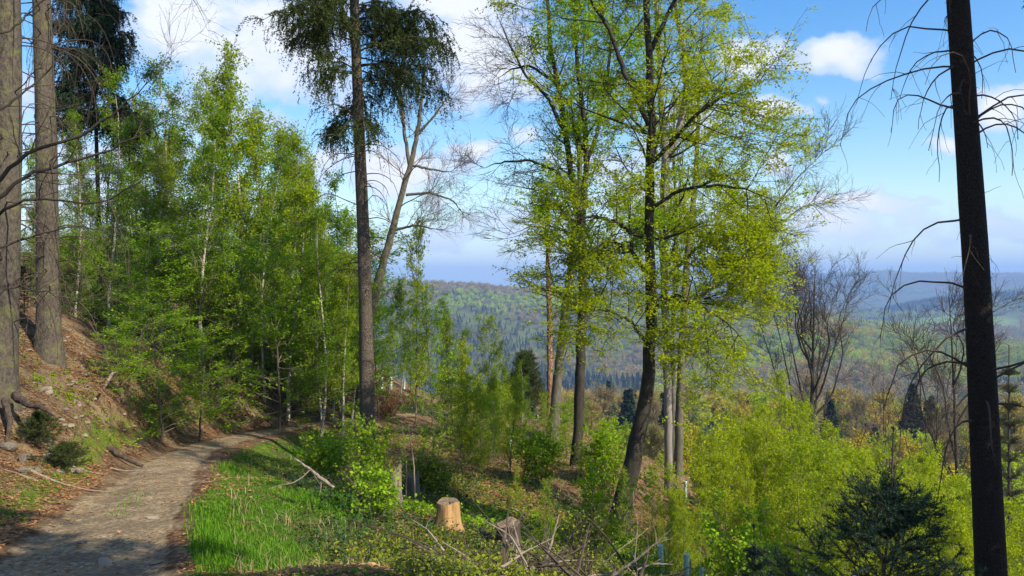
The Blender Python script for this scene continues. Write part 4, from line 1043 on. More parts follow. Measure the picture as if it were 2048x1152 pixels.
        gi, go = N.new('NodeGroupInput'), N.new('NodeGroupOutput')
        ci = N.new('GeometryNodeCollectionInfo'); ci.inputs['Collection'].default_value = pc; ci.inputs['Separate Children'].default_value = True; ci.inputs['Reset Children'].default_value = True
        ip = N.new('GeometryNodeInstanceOnPoints'); ip.inputs['Pick Instance'].default_value = True
        def na(nm, ty):
            a = N.new('GeometryNodeInputNamedAttribute'); a.data_type = ty; a.inputs['Name'].default_value = nm; return a.outputs['Attribute']
        cx = N.new('ShaderNodeCombineXYZ'); L.new(na('turn', 'FLOAT'), cx.inputs[2])
        e2r = N.new('FunctionNodeEulerToRotation'); L.new(cx.outputs[0], e2r.inputs[0])
        L.new(gi.outputs[0], ip.inputs['Points']); L.new(ci.outputs[0], ip.inputs['Instance']); L.new(na('pick', 'INT'), ip.inputs['Instance Index'])
        L.new(e2r.outputs[0], ip.inputs['Rotation']); L.new(na('size', 'FLOAT'), ip.inputs['Scale']); L.new(ip.outputs[0], go.inputs[0])
        md = o.modifiers.new('scatter', 'NODES'); md.node_group = ng
        return o
    # kinds: 0 green 1 orange 2 bare 3 conifer 4 fresh 5 brown crown
    def pickA(x, y, rng):
        f = fbm(x, y, .006, 4, 1.0) + .25 * rng.standard_normal(len(x)); g = fbm(x, y, .012, 4, 6.0) + .3 * rng.standard_normal(len(x))
        k = np.where(f > .15, 0, 5); k = np.where((f <= .15) & (g > .45), 4, k); k = np.where((f > .15) & (g > .7), 1, k)
        k = np.where(fbm(x, y, .008, 3, 12.) + .2 * rng.standard_normal(len(x)) > 1.0, 3, k)
        u = x / y; r = np.hypot(x, y)
        dark = (u < .17) & (r < np.interp(u, [-.14, 0, .08, .17], [1420, 1200, 1060, 900]) + 25 * fbm(x, y, .03, 3))   # dark conifer crowns stand in for shade on the lower left slope
        k = np.where(dark, 3, k)
        k = np.where((r > 1640) & (u < -.02) & (rng.uniform(0, 1, len(x)) < .35), 3, k)
        return k
    mass('valley_wood', 11500, -.3, .75, 700, 1850, 1, 'mixed spring wood covering the facing hillside, brown and pale green crowns with dark conifer stands', .80, pickA)
    def pickN(x, y, rng):
        f = fbm(x, y, .02, 3, 2.0) + .4 * rng.standard_normal(len(x)); k = np.where(f > .1, 0, 2); k = np.where(f > .8, 1, k); return np.where(rng.uniform(0, 1, len(x)) < .1, 3, k)
    mass('slope_wood', 2600, -.12, .75, 330, 700, 2, 'wood on the lower slope falling to the valley floor behind the nearer crowns', .72, pickN)
    def pickC(x, y, rng):
        f = fbm(x, y, .004, 4, 4.0) + .2 * rng.standard_normal(len(x)); return np.where(f > .55, 3, np.where(f > -.1, 0, 5))
    mass('middle_ridge_wood', 9000, .2, .75, 2000, 3500, 3, 'bluish wood on the middle ridge beyond the valley', .95, pickC)
    def pickB(x, y, rng):
        f = fbm(x, y, .002, 4, 7.0) + .2 * rng.standard_normal(len(x)); return np.where(f > .35, 3, np.where(f > -.2, 0, 5))
    mass('horizon_ridge_wood', 9000, .1, .78, 5000, 6650, 4, 'blue hazy wood on the farthest ridge along the horizon', 1.5, pickB)
far_woods()

def mast():
    u = (1775 - 1024) / F; r = 6500; Y = r / math.sqrt(1 + u * u); x = u * Y; z = h1(x, Y)
    t = thing('radio_mast', 'tiny radio mast on the farthest blue ridge', 'mast', (x, Y, z))
    a = Acc(); tubes(a, np.array([[[0, 0, 0], [0, 0, 32], [0, 0, 62]]], float), np.array([[2.4, 1.7, 1.2]]), 8); link('tower', a.mesh('tower', MAT['mast'], False), t)
    a = Acc(); tubes(a, np.array([[[0, 0, 62], [0, 0, 92]]], float), np.array([[.8, .5]]), 6); link('antenna', a.mesh('antenna', MAT['mast'], False), t)
    a = Acc(); tubes(a, np.array([[[0, 0, 40], [0, 0, 40.1], [0, 0, 46], [0, 0, 46.1]]], float), np.array([[1, 4, 4, 1]], float), 10); link('platform', a.mesh('platform', MAT['mast'], False), t)
mast()

# ------------------------------------------------------------------ ground cover
def region(n, rng, px0, px1, Y0, Y1, pw=1.0):
    px = rng.uniform(px0, px1, n); Y = np.exp(rng.uniform(math.log(Y0), math.log(Y1), n))
    return (px - 1024) / F * Y, Y

def ground_litter():
    rng = RNG(501)
    x1, y1 = region(200000, rng, -200, 1500, 4, 40); d = path_dist(x1, y1)
    keep = (np.abs(d) > .75) | (rng.uniform(0, 1, len(d)) < .03)
    keep &= ~((d > .6) & (d < 3.2) & (rng.uniform(0, 1, len(d)) < .80))
    keep &= fbm(x1, y1, 1.1, 4, 3.) + .6 * rng.standard_normal(len(d)) > -.6
    x1, y1 = x1[keep], y1[keep]; z = hgt(x1, y1) + rng.uniform(.004, .03, len(x1))
    a = Acc(); leaf_tris(a, np.stack([x1, y1, z], -1), .032 + .0020 * y1[:, None], rng, 1.2, aspect=.8)
    tag(link('leaf_litter', a.mesh('leaf_litter', MAT['litter'], False)), 'fallen brown leaves strewn over the bank and slopes beside the path', 'leaves', None, 'stuff')
ground_litter()

def blades(acc, x, y, h, w, rng, lean=.35):
    K = len(x); z = hgt(x, y) - .01; a = rng.uniform(0, 6.28, K); ln = rng.uniform(.1, 1, K) * lean
    d = np.stack([np.cos(a), np.sin(a), 0 * a], -1); s = np.stack([-np.sin(a), np.cos(a), 0 * a], -1) * w[:, None]
    p = np.stack([x, y, z], -1); up = np.array([0, 0, 1.0]); H = h[:, None]
    m = p + up * H * .55 + d * (ln * .25)[:, None] * H; t = p + up * H * .93 + d * ln[:, None] * H * 1.3
    V = np.stack([p - s, p + s, m + s * .8, m - s * .8, t], 1)
    b_ = (np.arange(K) * 5)[:, None]
    acc.add(V, q=b_ + np.array([[0, 1, 2, 3]]), t=b_ + np.array([[3, 2, 4]]), tint=np.repeat(rng.uniform(0, 1, K), 5))

def ground_grass():
    rng = RNG(502); a = Acc()
    x, y = region(150000, rng, 180, 1000, 4.6, 26); d = path_dist(x, y)
    dens = smooth(.72, 1.2, d + .05 * fbm(x, y, 1.3, 4, 2.)) * (1 - smooth(2.0, 3.6, d + .8 * fbm(x, y, .8, 3)))
    dens *= smooth(-.75, .25, fbm(x, y, .8, 4, 8.) + .35)
    k = rng.uniform(0, 1, len(x)) < dens; x, y = x[k], y[k]
    tall = .035 + .10 * smooth(-.5, .8, fbm(x, y, .9, 3, 4.))
    blades(a, x, y, tall * rng.uniform(.5, 1.25, len(x)), .0032 + .00035 * y, rng)
    x, y = region(60000, rng, -150, 700, 5, 34); d = path_dist(x, y)
    dens = .75 * np.exp(-((d + 1.3) / .25) ** 2) * smooth(-.2, .6, fbm(x, y, .5, 3, 2.)) + .25 * np.exp(-(d / .14) ** 2) * smooth(.1, .8, fbm(x, y, 1.2, 3, 2.)) * (y < 12)
    k = rng.uniform(0, 1, len(x)) < dens; x, y = x[k], y[k]
    blades(a, x, y, rng.uniform(.03, .09, len(x)), .003 + .00035 * y, rng, .6)
    tag(link('grass', a.mesh('grass', MAT['grass'], False)), 'fresh green grass along both sides of the path', 'grass', None, 'stuff')
    a = Acc(); x, y = region(9000, rng, 300, 1500, 5, 22); d = path_dist(x, y)
    k = (d > 1.2) & (fbm(x, y, .6, 3, 13.) > .1); x, y = x[k], y[k]
    blades(a, x, y, rng.uniform(.05, .20, len(x)), .002 + .0003 * y, rng, 1.1)
    tag(link('dry_grass', a.mesh('dry_grass', MAT['dry_grass'], False)), 'straw-coloured dry stalks between the green plants right of the path', 'dry grass', None, 'stuff')
ground_grass()

def herbs(name, mat, n, px0, px1, Y0, Y1, size, hmax, seed, label, mask, stems=True, flat=.6):
    rng = RNG(seed); x, y = region(n, rng, px0, px1, Y0, Y1); k = mask(x, y, path_dist(x, y), rng); x, y = x[k], y[k]
    z = hgt(x, y); K = len(x)
    hm = hmax * (.35 + .65 * smooth(-.6, .9, fbm(x, y, 1.3, 3, seed * .37)))
    # each plant: an arching stem with leaves set along it
    a0 = rng.uniform(0, 6.28, K); L = hm * rng.uniform(.6, 1.4, K)
    S = np.stack([x, y, z - .01], -1); D = np.stack([np.cos(a0) * .6, np.sin(a0) * .6, np.ones(K)], -1)
    P = grow(S, D, L, 4, .18, -.4, rng, gz=-2.2)
    a = Acc(); pts, _ = along(P, 8, rng, size * .35, (.2, 1)); leaf_quads(a, pts, size, rng, flat, aspect=.7)
    o = link(name, a.mesh(name, mat, False)); tag(o, label, 'plants', None, 'stuff')
    if stems:
        a = Acc(); tubes(a, P, np.full((K, 5), .0028), 3); link('stems', a.mesh('stems', MAT['twig'], False), o, kind='stuff')
herbs('brambles', MAT['bramble_leaf'], 15000, 420, 1500, 5.2, 17, .040, .24, 511, 'low brambles and herbs covering the ground right of the path and around the stumps',
      lambda x, y, d, r: (d > 1.7 + .7 * fbm(x, y, .8, 3)) & (fbm(x, y, .6, 4, 5.) + .25 * r.standard_normal(len(x)) > -.35))
herbs('dark_brambles', MAT['bramble_dark'], 7500, 560, 1400, 5.2, 20, .046, .30, 512, 'darker leafy plants in the hollow behind the stumps and at the shrub foot',
      lambda x, y, d, r: (d > 2.0) & (fbm(x, y, .5, 3, 15.) + .2 * r.standard_normal(len(x)) > .12))
herbs('bank_plants', MAT['beech_leaf_green'], 5500, 0, 760, 9, 34, .045, .22, 513, 'small bright green plants dotted over the bank on the left of the path',
      lambda x, y, d, r: (d < -1.0) & (fbm(x, y, .7, 4, 25.) + .2 * r.standard_normal(len(x)) > .38))
herbs('slope_plants', MAT['shrub_leaf'], 9000, 800, 2048, 11, 34, .06, .42, 514, 'bright green ground plants scattered over the brown slope below the path',
      lambda x, y, d, r: (d > 3.5) & (fbm(x, y, .35, 4, 35.) + .2 * r.standard_normal(len(x)) > .0))

# ------------------------------------------------------------------ shrubs and small conifers
def shrub(name, label, px, Ybase, ytop, nst, spread, leafm, size, seed, lean=(0, 0), dens=9, cat='shrub', L1=.5, bark='sapling_bark'):
    rng = RNG(seed); x = X(px, Ybase); z = h1(x, Ybase); base = np.array([x, Ybase, z]); H = W(px, ytop, Ybase)[2] - z
    root = thing(name, label, cat, base)
    S = base + np.c_[rng.normal(0, .06, (nst, 2)), np.full(nst, -.05)]
    a_ = rng.uniform(0, 6.28, nst); D = np.stack([np.cos(a_) * spread * rng.uniform(.2, 1, nst) + lean[0], np.sin(a_) * spread * .8 + lean[1], np.ones(nst)], -1)
    P = grow(S, D, H * rng.uniform(.6, 1.05, nst), 8, .09, .25, rng); R = np.linspace(.012, .003, 9)[None] * np.ones((nst, 1)) * (H / 1.6) ** .5
    a = Acc(); tubes(a, P, R, 5)
    C, CR, _, _ = branch(P, R, 13, rng, t=(.12, 1), ang=(50, 14), L=(L1, .35), taper=.5, rr=.5, rmin=.0022, pts=4, wander=.14, up=.3); tubes(a, C, CR, 3)
    C2, CR2, _, _ = branch(C, CR, 4, rng, t=(.2, 1), ang=(45, 14), L=(L1 * .4, .35), taper=.3, rr=.5, rmin=.0016, pts=3, wander=.14, up=.1); tubes(a, C2, CR2, 3)
    link('stems', a.mesh('stems', MAT[bark], False, base), root, kind='stuff')
    a = Acc(); pts, _ = along(C2, dens, rng, .02); leaf_quads(a, pts, size, rng, .5, aspect=.75); p2, _ = along(C, dens // 2 + 1, rng, .02); leaf_quads(a, p2, size, rng, .5, aspect=.75)
    link('leaves', a.mesh('leaves', MAT[leafm], False, base), root, kind='stuff'); return root
shrub('leafy_shrub', 'bright green shrub with rounded leaves in front of the middle spruce trunk', 738, 12.0, 838, 13, .36, 'beech_leaf_green', .042, 601, dens=4, L1=.40)
shrub('leafy_shrub', 'low green shrub spreading left of the shrub at the middle spruce', 668, 15.5, 862, 12, .75, 'beech_leaf_green', .055, 602, dens=5, L1=.5)
shrub('leafy_shrub', 'small pale shrub in front of the dead grey stump', 765, 10.2, 935, 8, .35, 'shrub_leaf', .048, 603, dens=3, L1=.28)
shrub('leafy_shrub', 'loose yellow-green shrub at the foot of the leaning beech', 1180, 12.0, 930, 9, .45, 'beech_leaf_green', .05, 604, dens=5, L1=.4)
shrub('leafy_shrub', 'small shrub with pale round leaves at the bottom right before the sapling thicket', 1480, 9.5, 985, 9, .5, 'shrub_leaf', .045, 605, dens=6, L1=.4)
shrub('leafy_shrub', 'sparse shrub with pale leaves at the lower edge between tubes and young spruce', 1590, 10.5, 1020, 10, .7, 'birch_leaf_yellow', .045, 606, dens=6, L1=.45)
shrub('brown_bush', 'brown twiggy heather bush on the far bank behind the middle spruce', 775, 31, 772, 26, 1.2, 'litter', .03, 607, dens=3, L1=.5, bark='twig')
shrub('bare_shrub', 'bare thin twigs rising from the brush at the bottom centre', 1165, 8.2, 985, 7, .5, 'bramble_leaf', .03, 608, dens=1, L1=.3, bark='twig')
shrub('leafy_shrub', 'dark green shrub on the shaded ground behind the sawn stump', 850, 14.5, 920, 12, .8, 'bramble_leaf', .05, 609, dens=7, L1=.5)
shrub('leafy_shrub', 'bushy green growth on the slope left of the dark straight beech', 1080, 17.5, 850, 12, .6, 'beech_leaf_green', .06, 610, dens=6, L1=.6)
shrub('leafy_shrub', 'green shrub between the dark straight beech and the leaning beech', 1215, 20, 840, 12, .7, 'beech_leaf_green', .07, 611, dens=6, L1=.7)
shrub('leafy_shrub', 'broad light green shrub behind the pale double trunks on the right', 1430, 22, 830, 14, .8, 'birch_leaf_yellow', .07, 612, dens=7, L1=.8)

def young_spruce(name, label, base, H, spread, mat, seed, nwh=7, lean=(0, 0), nl=.020, dens=1.0, leader=.35, cat='tree'):
    rng = RNG(seed); base = np.asarray(base, float); root = thing(name, label, cat, base)
    z = np.linspace(0, H, 12); P = base + np.c_[lean[0] * (z / H) ** 2 + .012 * np.sin(z * 5), lean[1] * (z / H), z]; R = .020 * (H / 2.3) * (1 - .85 * z / H)
    a = Acc(); tubes(a, P[None], R[None], 9, 0, .04, rng); link('trunk', a.mesh('trunk', MAT['twig'], True, base), root)
    Cs, Rs = [], []
    for w in range(nwh):
        t = (.12 + .88 * (w / (nwh - 1)) * (1 - leader)) ; L = spread * (1 - .80 * (w / (nwh - 1)))
        m = 6; a0 = rng.uniform(0, 6.28); an = a0 + np.arange(m) * 6.283 / m + rng.normal(0, .15, m)
        s = np.array([[np.interp(t * H, z, P[:, k]) for k in range(3)]] * m)
        el = math.radians(12 + 38 * w / (nwh - 1))
        D = np.stack([np.cos(an) * math.cos(el), np.sin(an) * math.cos(el), np.full(m, math.sin(el))], -1)
        Cs.append(grow(s, D, L * rng.uniform(.75, 1.15, m), 8, .05, .42, rng)); Rs.append(np.linspace(.0085, .003, 9)[None] * np.ones((m, 1)) * (H / 2.3))
    C = np.concatenate(Cs); CR = np.concatenate(Rs)
    S, SR, _, _ = branch(C, CR, 9, rng, t=(.15, .92), ang=(46, 8), L=(spread * .30, .3), taper=.55, rr=.5, rmin=.0018, pts=4, wander=.05, up=.12, flat=.75)
    S2, SR2, _, _ = branch(S, SR, 3, rng, t=(.2, .8), ang=(48, 8), L=(spread * .11, .3), taper=.4, rr=.5, rmin=.0015, pts=2, wander=.05, flat=.7)
    a = Acc(); tubes(a, C, CR, 4); tubes(a, S, SR, 3); tubes(a, S2, SR2, 3); link('branches', a.mesh('branches', MAT['twig'], False, base), root, kind='stuff')
    a = Acc(); upt = P[None, 6:]
    for Q, L_, n_ in ((C, 1, int(150 * dens)), (S, 1, int(46 * dens)), (S2, 1, int(20 * dens)), (P[None], 1, int(420 * dens))):
        pts, T = along(Q, n_, rng, .001, (.06, 1)); K = len(pts); o = rng.standard_normal((K, 3)); o = norm(o - (o * T).sum(1, keepdims=True) * T); o[:, 2] += .25
        d = norm(o * .85 + T * .65); ln = nl * rng.uniform(.7, 1.2, K)[:, None]; wv = norm(np.cross(d, rng.standard_normal((K, 3)))) * nl * .075
        a.add(np.stack([pts - wv, pts + wv, pts + d * ln], 1), t=(np.arange(K) * 3)[:, None] + np.arange(3)[None], tint=np.repeat(rng.uniform(0, 1, K), 3))
    link('needles', a.mesh('needles', mat, False, base), root, kind='stuff')
    # buds at the leader tip
    a = Acc(); tip = P[-1]; D = norm(rng.standard_normal((7, 3)) + [0, 0, .6]); tubes(a, np.stack([tip + D * 0, tip + D * .012, tip + D * .026], 1), np.array([[.006, .009, .002]] * 7), 5)
    link('buds', a.mesh('buds', MAT['dark_wood'], True, base), root, kind='stuff'); return root
by = 6.0; bx = X(1765, by); young_spruce('young_spruce', 'young spruce with dark needles and a bare leader in the right foreground', (bx, by, h1(bx, by)), W(1785, 858, by)[2] - h1(bx, by), 1.25, MAT['needle_blue'], 701, lean=(X(1790, by) - bx, 0), nwh=8, nl=.028, dens=1.8, leader=.36)
by = 8.0; bx = X(1510, by); young_spruce('young_spruce', 'thin little spruce at the bottom edge left of the young spruce', (bx, by, h1(bx, by)), W(1512, 1052, by)[2] - h1(bx, by), .38, MAT['needle_blue'], 702, nwh=5, dens=.5)
for (px, py, Y, H, sp, lab) in [(75, 800, 12.4, .62, .50, 'small spruce seedling below the two big trunks on the bank'), (130, 800, 12.2, .42, .50, 'flat spruce seedling right of the small seedling on the bank'),
                                (140, 640, 19, 1.5, .8, 'young spruce in the shade right of the second big trunk'), (48, 700, 17, 1.3, .7, 'young spruce between the two big left trunks')]:
    bx = X(px, Y); young_spruce('spruce_seedling', lab, (bx, Y, h1(bx, Y)), H, sp, MAT['needle'], int(px) + 800, nwh=5, nl=.03, dens=.7)
for (px, yt, Y, lab) in [(1050, 705, 44, 'small dark fir standing behind the broken reddish snag'), (140, 520, 33, 'dark young fir in the left thicket behind the big trunks'), (2018, 690, 52, 'dark fir at the far right edge')]:
    bx = X(px, Y); z = h1(bx, Y); young_spruce('fir_tree', lab, (bx, Y, z), max(2.5, W(px, yt, Y)[2] - z), 1.9, MAT['needle'], px + 900, nwh=14, nl=.11, dens=.55, leader=.12)

# ------------------------------------------------------------------ stumps, logs, sticks, stones, tubes
def stump(label, px, Y, r, ytop, seed, bark, topm, jag=.05, tilt=.06, hidden=.25):
    rng = RNG(seed); x = X(px, Y); z = h1(x, Y); H = W(px, ytop, Y)[2] - z; root = thing('tree_stump', label, 'stump', (x, Y, z))
    n = 30; a = np.arange(n) / n * 6.2832; lev = np.array([-.2, .0, .12, .35, .6, .8, .93, 1.0]) * H; A_ = Acc()
    lump = 1 + .06 * np.sin(3 * a + seed) + .05 * np.sin(5 * a + 1.3 * seed)
    ring = []
    for i, zz in enumerate(lev):
        k = r * lump * (1 + .55 * math.exp(-max(zz, 0) / .12) * (1 + .4 * np.sin(5 * a + seed))) * (1 + .015 * rng.standard_normal(n))
        top = tilt * np.cos(a - 1) * r * 2 + jag * (rng.uniform(0, 1, n) * .3 + np.maximum(0, np.sin(a * 2 + seed)) ** 3) if i == len(lev) - 1 else 0
        ring.append(np.stack([k * np.cos(a), k * np.sin(a), np.full(n, zz) + top], -1))
    Rg = np.array(ring); i = (np.arange(len(lev) - 1) * n)[:, None]; j = np.arange(n)[None]; j2 = (j + 1) % n
    A_.add(Rg, q=np.stack([i + j, i + j2, i + n + j2, i + n + j], -1).reshape(-1, 4)); link('bark', A_.mesh('bark', MAT[bark], True), root)
    A_ = Acc(); outer = Rg[-1] * np.array([.985, .985, 1]) - [0, 0, .006]; mid = outer * np.array([.55, .55, 1]); mid[:, 2] = H + (outer[:, 2] - H) * .5 - .004; mid[:, 2] += .006 * rng.standard_normal(n)
    V = np.concatenate([outer, mid, [[0, 0, H - .004]]]); j = np.arange(n); j2 = (j + 1) % n
    A_.add(V, q=np.stack([j, j2, n + j2, n + j], -1), t=np.stack([n + j, n + j2, np.full(n, 2 * n)], -1)); link('cut_face', A_.mesh('cut_face', MAT[topm], False), root)
    return root
stump('sawn tree stump with peeled orange-brown side, standing among the brambles', 897, 10.5, .14, 1003, 3, 'cut_wood', 'end_grain', .02, .05)
stump('low dark stump with a sawn slanting top right of the taller sawn stump', 1018, 9.9, .14, 1048, 5, 'dark_wood', 'end_grain', .03, .10)
stump('grey weathered stump behind the two thin upright sticks', 826, 13.4, .10, 952, 8, 'beech_bark', 'end_grain', .10, .05)
stump('jagged broken stump at the foot of the bright green shrub', 790, 12.2, .10, 940, 9, 'dead_wood', 'cut_wood', .16, .05)

def stick(label, pts, r, mat, name='stick', cat='stick', seed=0, side=0, on=None, sides=7, group=None, ends=True):
    """pts: (column,row,depth) waypoints of a branch lying or standing where the photo shows it"""
    rng = RNG(1000 + seed); P = np.array([W(*p) for p in pts]) if on is None else np.array(pts, float)
    P, R = resample(P, r, 16); P[1:-1] += .18 * R[1:-1, None] * rng.standard_normal((14, 3)); org = P.mean(0)
    a = Acc(); tubes(a, P[None], R[None], sides, 0, .06, rng)
    for e, s in ((0, 1), (-1, -1)):
        n0 = 0 if e == 0 else 15 * sides; c = P[e]; base = a.n; ring = np.concatenate(a.V)[n0:n0 + sides] if e == 0 else np.concatenate(a.V)[15 * sides:16 * sides]
        a.add(np.concatenate([ring, [c]]), t=[[k, (k + 1) % sides, sides][::s] for k in range(sides)])
    if side:
        C, CR, _, _ = branch(P[None], R[None], side, rng, t=(.2, .9), ang=(50, 15), L=(.35, .4), rr=.5, rmin=.003, pts=4, wander=.2, up=.1); tubes(a, C, CR, 4)
    return tag(link(name, a.mesh(name, MAT[mat], False, org), None, org), label, cat, group)
def gz(px, py, Y, up=0):                      # same column, but lying on the ground at that depth
    x = X(px, Y); return (x, Y, h1(x, Y) + up)
def lie(label, a, b_, r, mat, seed, sag=0, **kw):
    (px0, Y0), (px1, Y1) = a, b_; pts = []
    for t in np.linspace(0, 1, 5):
        Y = Y0 + (Y1 - Y0) * t; px = px0 + (px1 - px0) * t; x, y, z = gz(px, 0, Y); pts.append((x, y, z + r[0] * .8 + .12 * sag * math.sin(t * 3.14)))
    return stick(label, pts, r, mat, seed=seed, on=1, **kw)
lie('short sawn log with pale cut end lying at the bottom among the brambles', (698, 7.4), (778, 7.2), [.030, .034], 'cut_wood', 1, .6, name='log', cat='log', sides=12)
lie('stubby dark log with a sawn face right of the short pale log', (790, 6.9), (832, 7.5), [.036, .034], 'dark_wood', 2, 1.2, name='log', cat='log', sides=12)
lie('dark curved log lying between the two sawn stumps', (955, 10.8), (992, 9.7), [.045, .035], 'dark_wood', 3, 1.0, name='log', cat='log', sides=10)
stick('dead grey branch rising from the grass left of the bright green shrub', [(590, 918, 10), (620, 938, 9.9), (645, 960, 9.8), (668, 975, 9.8)], [.010, .016, .022, .018], 'dead_wood', seed=4, side=4)
stick('first thin upright stick in front of the grey stump', [(830, 995, 11.8), (828, 930, 11.8), (817, 850, 11.8)], [.012, .010, .006], 'dead_wood', seed=5)
stick('second thin upright stick left of the first in front of the grey stump', [(812, 998, 11.9), (813, 940, 11.9), (803, 838, 11.9)], [.010, .008, .004], 'dead_wood', seed=6)
stick('dark bent branch at the foot of the bright green shrub', [(730, 1020, 10.6), (718, 985, 10.6), (700, 960, 10.7), (680, 940, 10.7)], [.025, .020, .014, .008], 'dark_wood', seed=7, side=4)
stick('pale forked branch standing in the brush at the bottom centre', [(1085, 1140, 7.6), (1100, 1095, 7.6), (1118, 1030, 7.7)], [.018, .014, .006], 'dead_wood', seed=8, side=3)
stick('pale straight branch leaning in the brush left of the forked one', [(1012, 1145, 7.8), (1022, 1105, 7.8), (1034, 1072, 7.8)], [.014, .012, .008], 'dead_wood', seed=9)
stick('dark upright curved twig in the brush', [(1150, 1118, 8.4), (1144, 1080, 8.4), (1154, 1035, 8.4)], [.014, .012, .007], 'dark_wood', seed=10)
stick('long thin dark branch arching over the brush to the left', [(1250, 1130, 8.2), (1215, 1075, 8.2), (1175, 1035, 8.2), (1150, 1005, 8.2)], [.012, .010, .007, .003], 'dark_wood', seed=11, side=3)
lie('pale branch lying on the slope above the sawn stumps', (1012, 14.5), (1052, 14), [.020, .014], 'dead_wood', 12, .5)
lie('weathered branch lying along the foot of the bank left of the path', (215, 14.2), (285, 14.0), [.045, .025], 'dark_wood', 13, .6, name='log', cat='log', sides=9)
lie('thin branch lying below the weathered branch on the bank', (222, 13.3), (325, 13.2), [.016, .008], 'dead_wood', 14, .5)
stick('short pale broken stick standing on the bank', [(208, 776, 15.6), (216, 762, 15.6), (226, 745, 15.7)], [.022, .03, .024], 'twig_pale', seed=15, side=2)
lie('dark log lying on top of the bank left of the white leaning birch', (445, 27.5), (490, 27.2), [.16, .13], 'dark_wood', 16, .5, name='log', cat='log', sides=10)
lie('pale fallen trunk lying across the slope behind the leaning beech', (1180, 24), (1250, 22), [.09, .06], 'dead_wood', 17, .6, name='log', cat='log', sides=9)
lie('fallen grey branch on the slope right of the pale double trunks', (1345, 27), (1420, 24), [.06, .04], 'dead_wood', 18, .6)
lie('long thin branch across the brown slope at the right of the leaning beech', (1370, 20), (1430, 17), [.03, .02], 'dead_wood', 19, .5)
lie('small twig lying across the bottom of the path', (290, 6.9), (325, 6.9), [.006, .004], 'dark_wood', 20, 0)
rs = random.Random(9)
for k in range(62):
    px = rs.uniform(860, 1320); Y = rs.uniform(6.3, 9.2); x = X(px, Y); z = h1(x, Y); a_ = rs.uniform(0, 6.28); L = rs.uniform(.25, .9); el = rs.uniform(.05, .75)
    d = np.array([math.cos(a_) * math.cos(el), math.sin(a_) * math.cos(el), math.sin(el)]) * L; m = np.array([x, Y, z + rs.uniform(.02, .2)])
    e = m + d; e[2] = max(e[2], h1(e[0], e[1]) + .01)
    stick('dead branch in the brush pile at the bottom centre', [m, (m + e) / 2 + np.array([rs.uniform(-.05, .05), 0, rs.uniform(0, .06)]), e], [rs.uniform(.007, .019), .009, .003], rs.choice(['dead_wood', 'dark_wood', 'twig']), seed=50 + k, side=rs.randrange(4), on=1, group='branches heaped in the brush pile', sides=5)
for k in range(60):
    left = rs.random() < .45
    px = rs.uniform(-20, 600) if left else rs.uniform(900, 1480); Y = rs.uniform(9, 26) if left else rs.uniform(11, 28); x = X(px, Y)
    d_ = float(path_dist(np.array([x]), np.array([Y]))[0])
    if abs(d_) < 1.2 or (left and d_ > 0): continue
    a_ = rs.uniform(0, 6.28); L = rs.uniform(.3, 1.3) * (1 if Y < 16 else 1.6); pts = []
    for t in np.linspace(0, 1, 4):
        xx = x + math.cos(a_) * L * t; yy = Y + math.sin(a_) * L * t; pts.append((xx, yy, h1(xx, yy) + .015))
    stick('fallen branch lying on the leaf-covered %s' % ('bank left of the path' if left else 'slope right of the path'), pts, [rs.uniform(.01, .025), .006], rs.choice(['dead_wood', 'dark_wood', 'twig_pale']), seed=150 + k, side=rs.randrange(3), on=1,
          group='fallen branches on the bank' if left else 'fallen branches on the slope', sides=5)

# -- roots of the big left trunks
for i, (pts, r, lab) in enumerate([([(30, 790, 12.7), (60, 812, 12.4), (85, 815, 12.2), (108, 832, 12.0)], [.07, .045, .035, .015], 'exposed grey root running right from the big left trunk'),
                                   ([(10, 800, 12.6), (20, 845, 12.2), (12, 885, 11.9)], [.06, .04, .02], 'exposed root hanging down the cut bank below the left edge trunk')]):
    stick(lab, pts, r, 'dark_wood', name='tree_root', cat='root', seed=300 + i, sides=8)

# -- stones
def rock_mesh(seed, mat, flat=.6):
    import bmesh
    rng = RNG(seed); bm = bmesh.new(); bmesh.ops.create_icosphere(bm, subdivisions=2, radius=1)
    pl = norm(rng.standard_normal((9, 3))); of = rng.uniform(.55, .9, 9)
    for v in bm.verts:
        c = np.array(v.co)
        for p, o_ in zip(pl, of):
            q = c @ p
            if q > o_: c = c - p * (q - o_)
        c = c * (1 + .03 * rng.standard_normal()); c[2] *= flat; v.co = c
    me = bpy.data.meshes.new('stone'); bm.to_mesh(me); bm.free(); me.materials.append(MAT[mat]); return me
rocks = [rock_mesh(900 + i, 'pale_rock' if i % 2 else 'rock', .45 + .1 * (i % 3)) for i in range(6)]
def stone(px, Y, s, label, group=None, i=None, sink=.3, sc=(1, 1, 1)):
    x = X(px, Y); i = rs.randrange(6) if i is None else i
    o = link('stone', rocks[i], None, (x, Y, h1(x, Y) + s * .5 * (.5 - sink))); o.rotation_euler = (rs.uniform(-.3, .3), rs.uniform(-.3, .3), rs.uniform(0, 6.28)); o.scale = (s * .5 * sc[0], s * .5 * sc[1], s * .5 * sc[2]); return tag(o, label, 'stone', group)
stone(45, 11.6, .20, 'grey upright rock slab in the cut bank at the left edge', i=0, sc=(.8, .7, 1.9), sink=-.2)
stone(100, 12.3, .24, 'pale rounded rock embedded in the bank beneath the two big trunks', i=1)
stone(120, 12.0, .15, 'lighter stone just right of the pale rounded rock on the bank', i=3)
stone(15, 11.8, .28, 'dark rock at the left edge below the first big trunk', i=2)
stone(75, 11.3, .14, 'angular stone under the grey rock slab', i=4)
stone(305, 9.1, .13, 'flat pale stone in the middle of the path', i=1, sc=(1.3, .8, .6)); stone(210, 6.9, .14, 'flat stone half sunk in the path near the bottom', i=3, sc=(1.4, .8, .5))
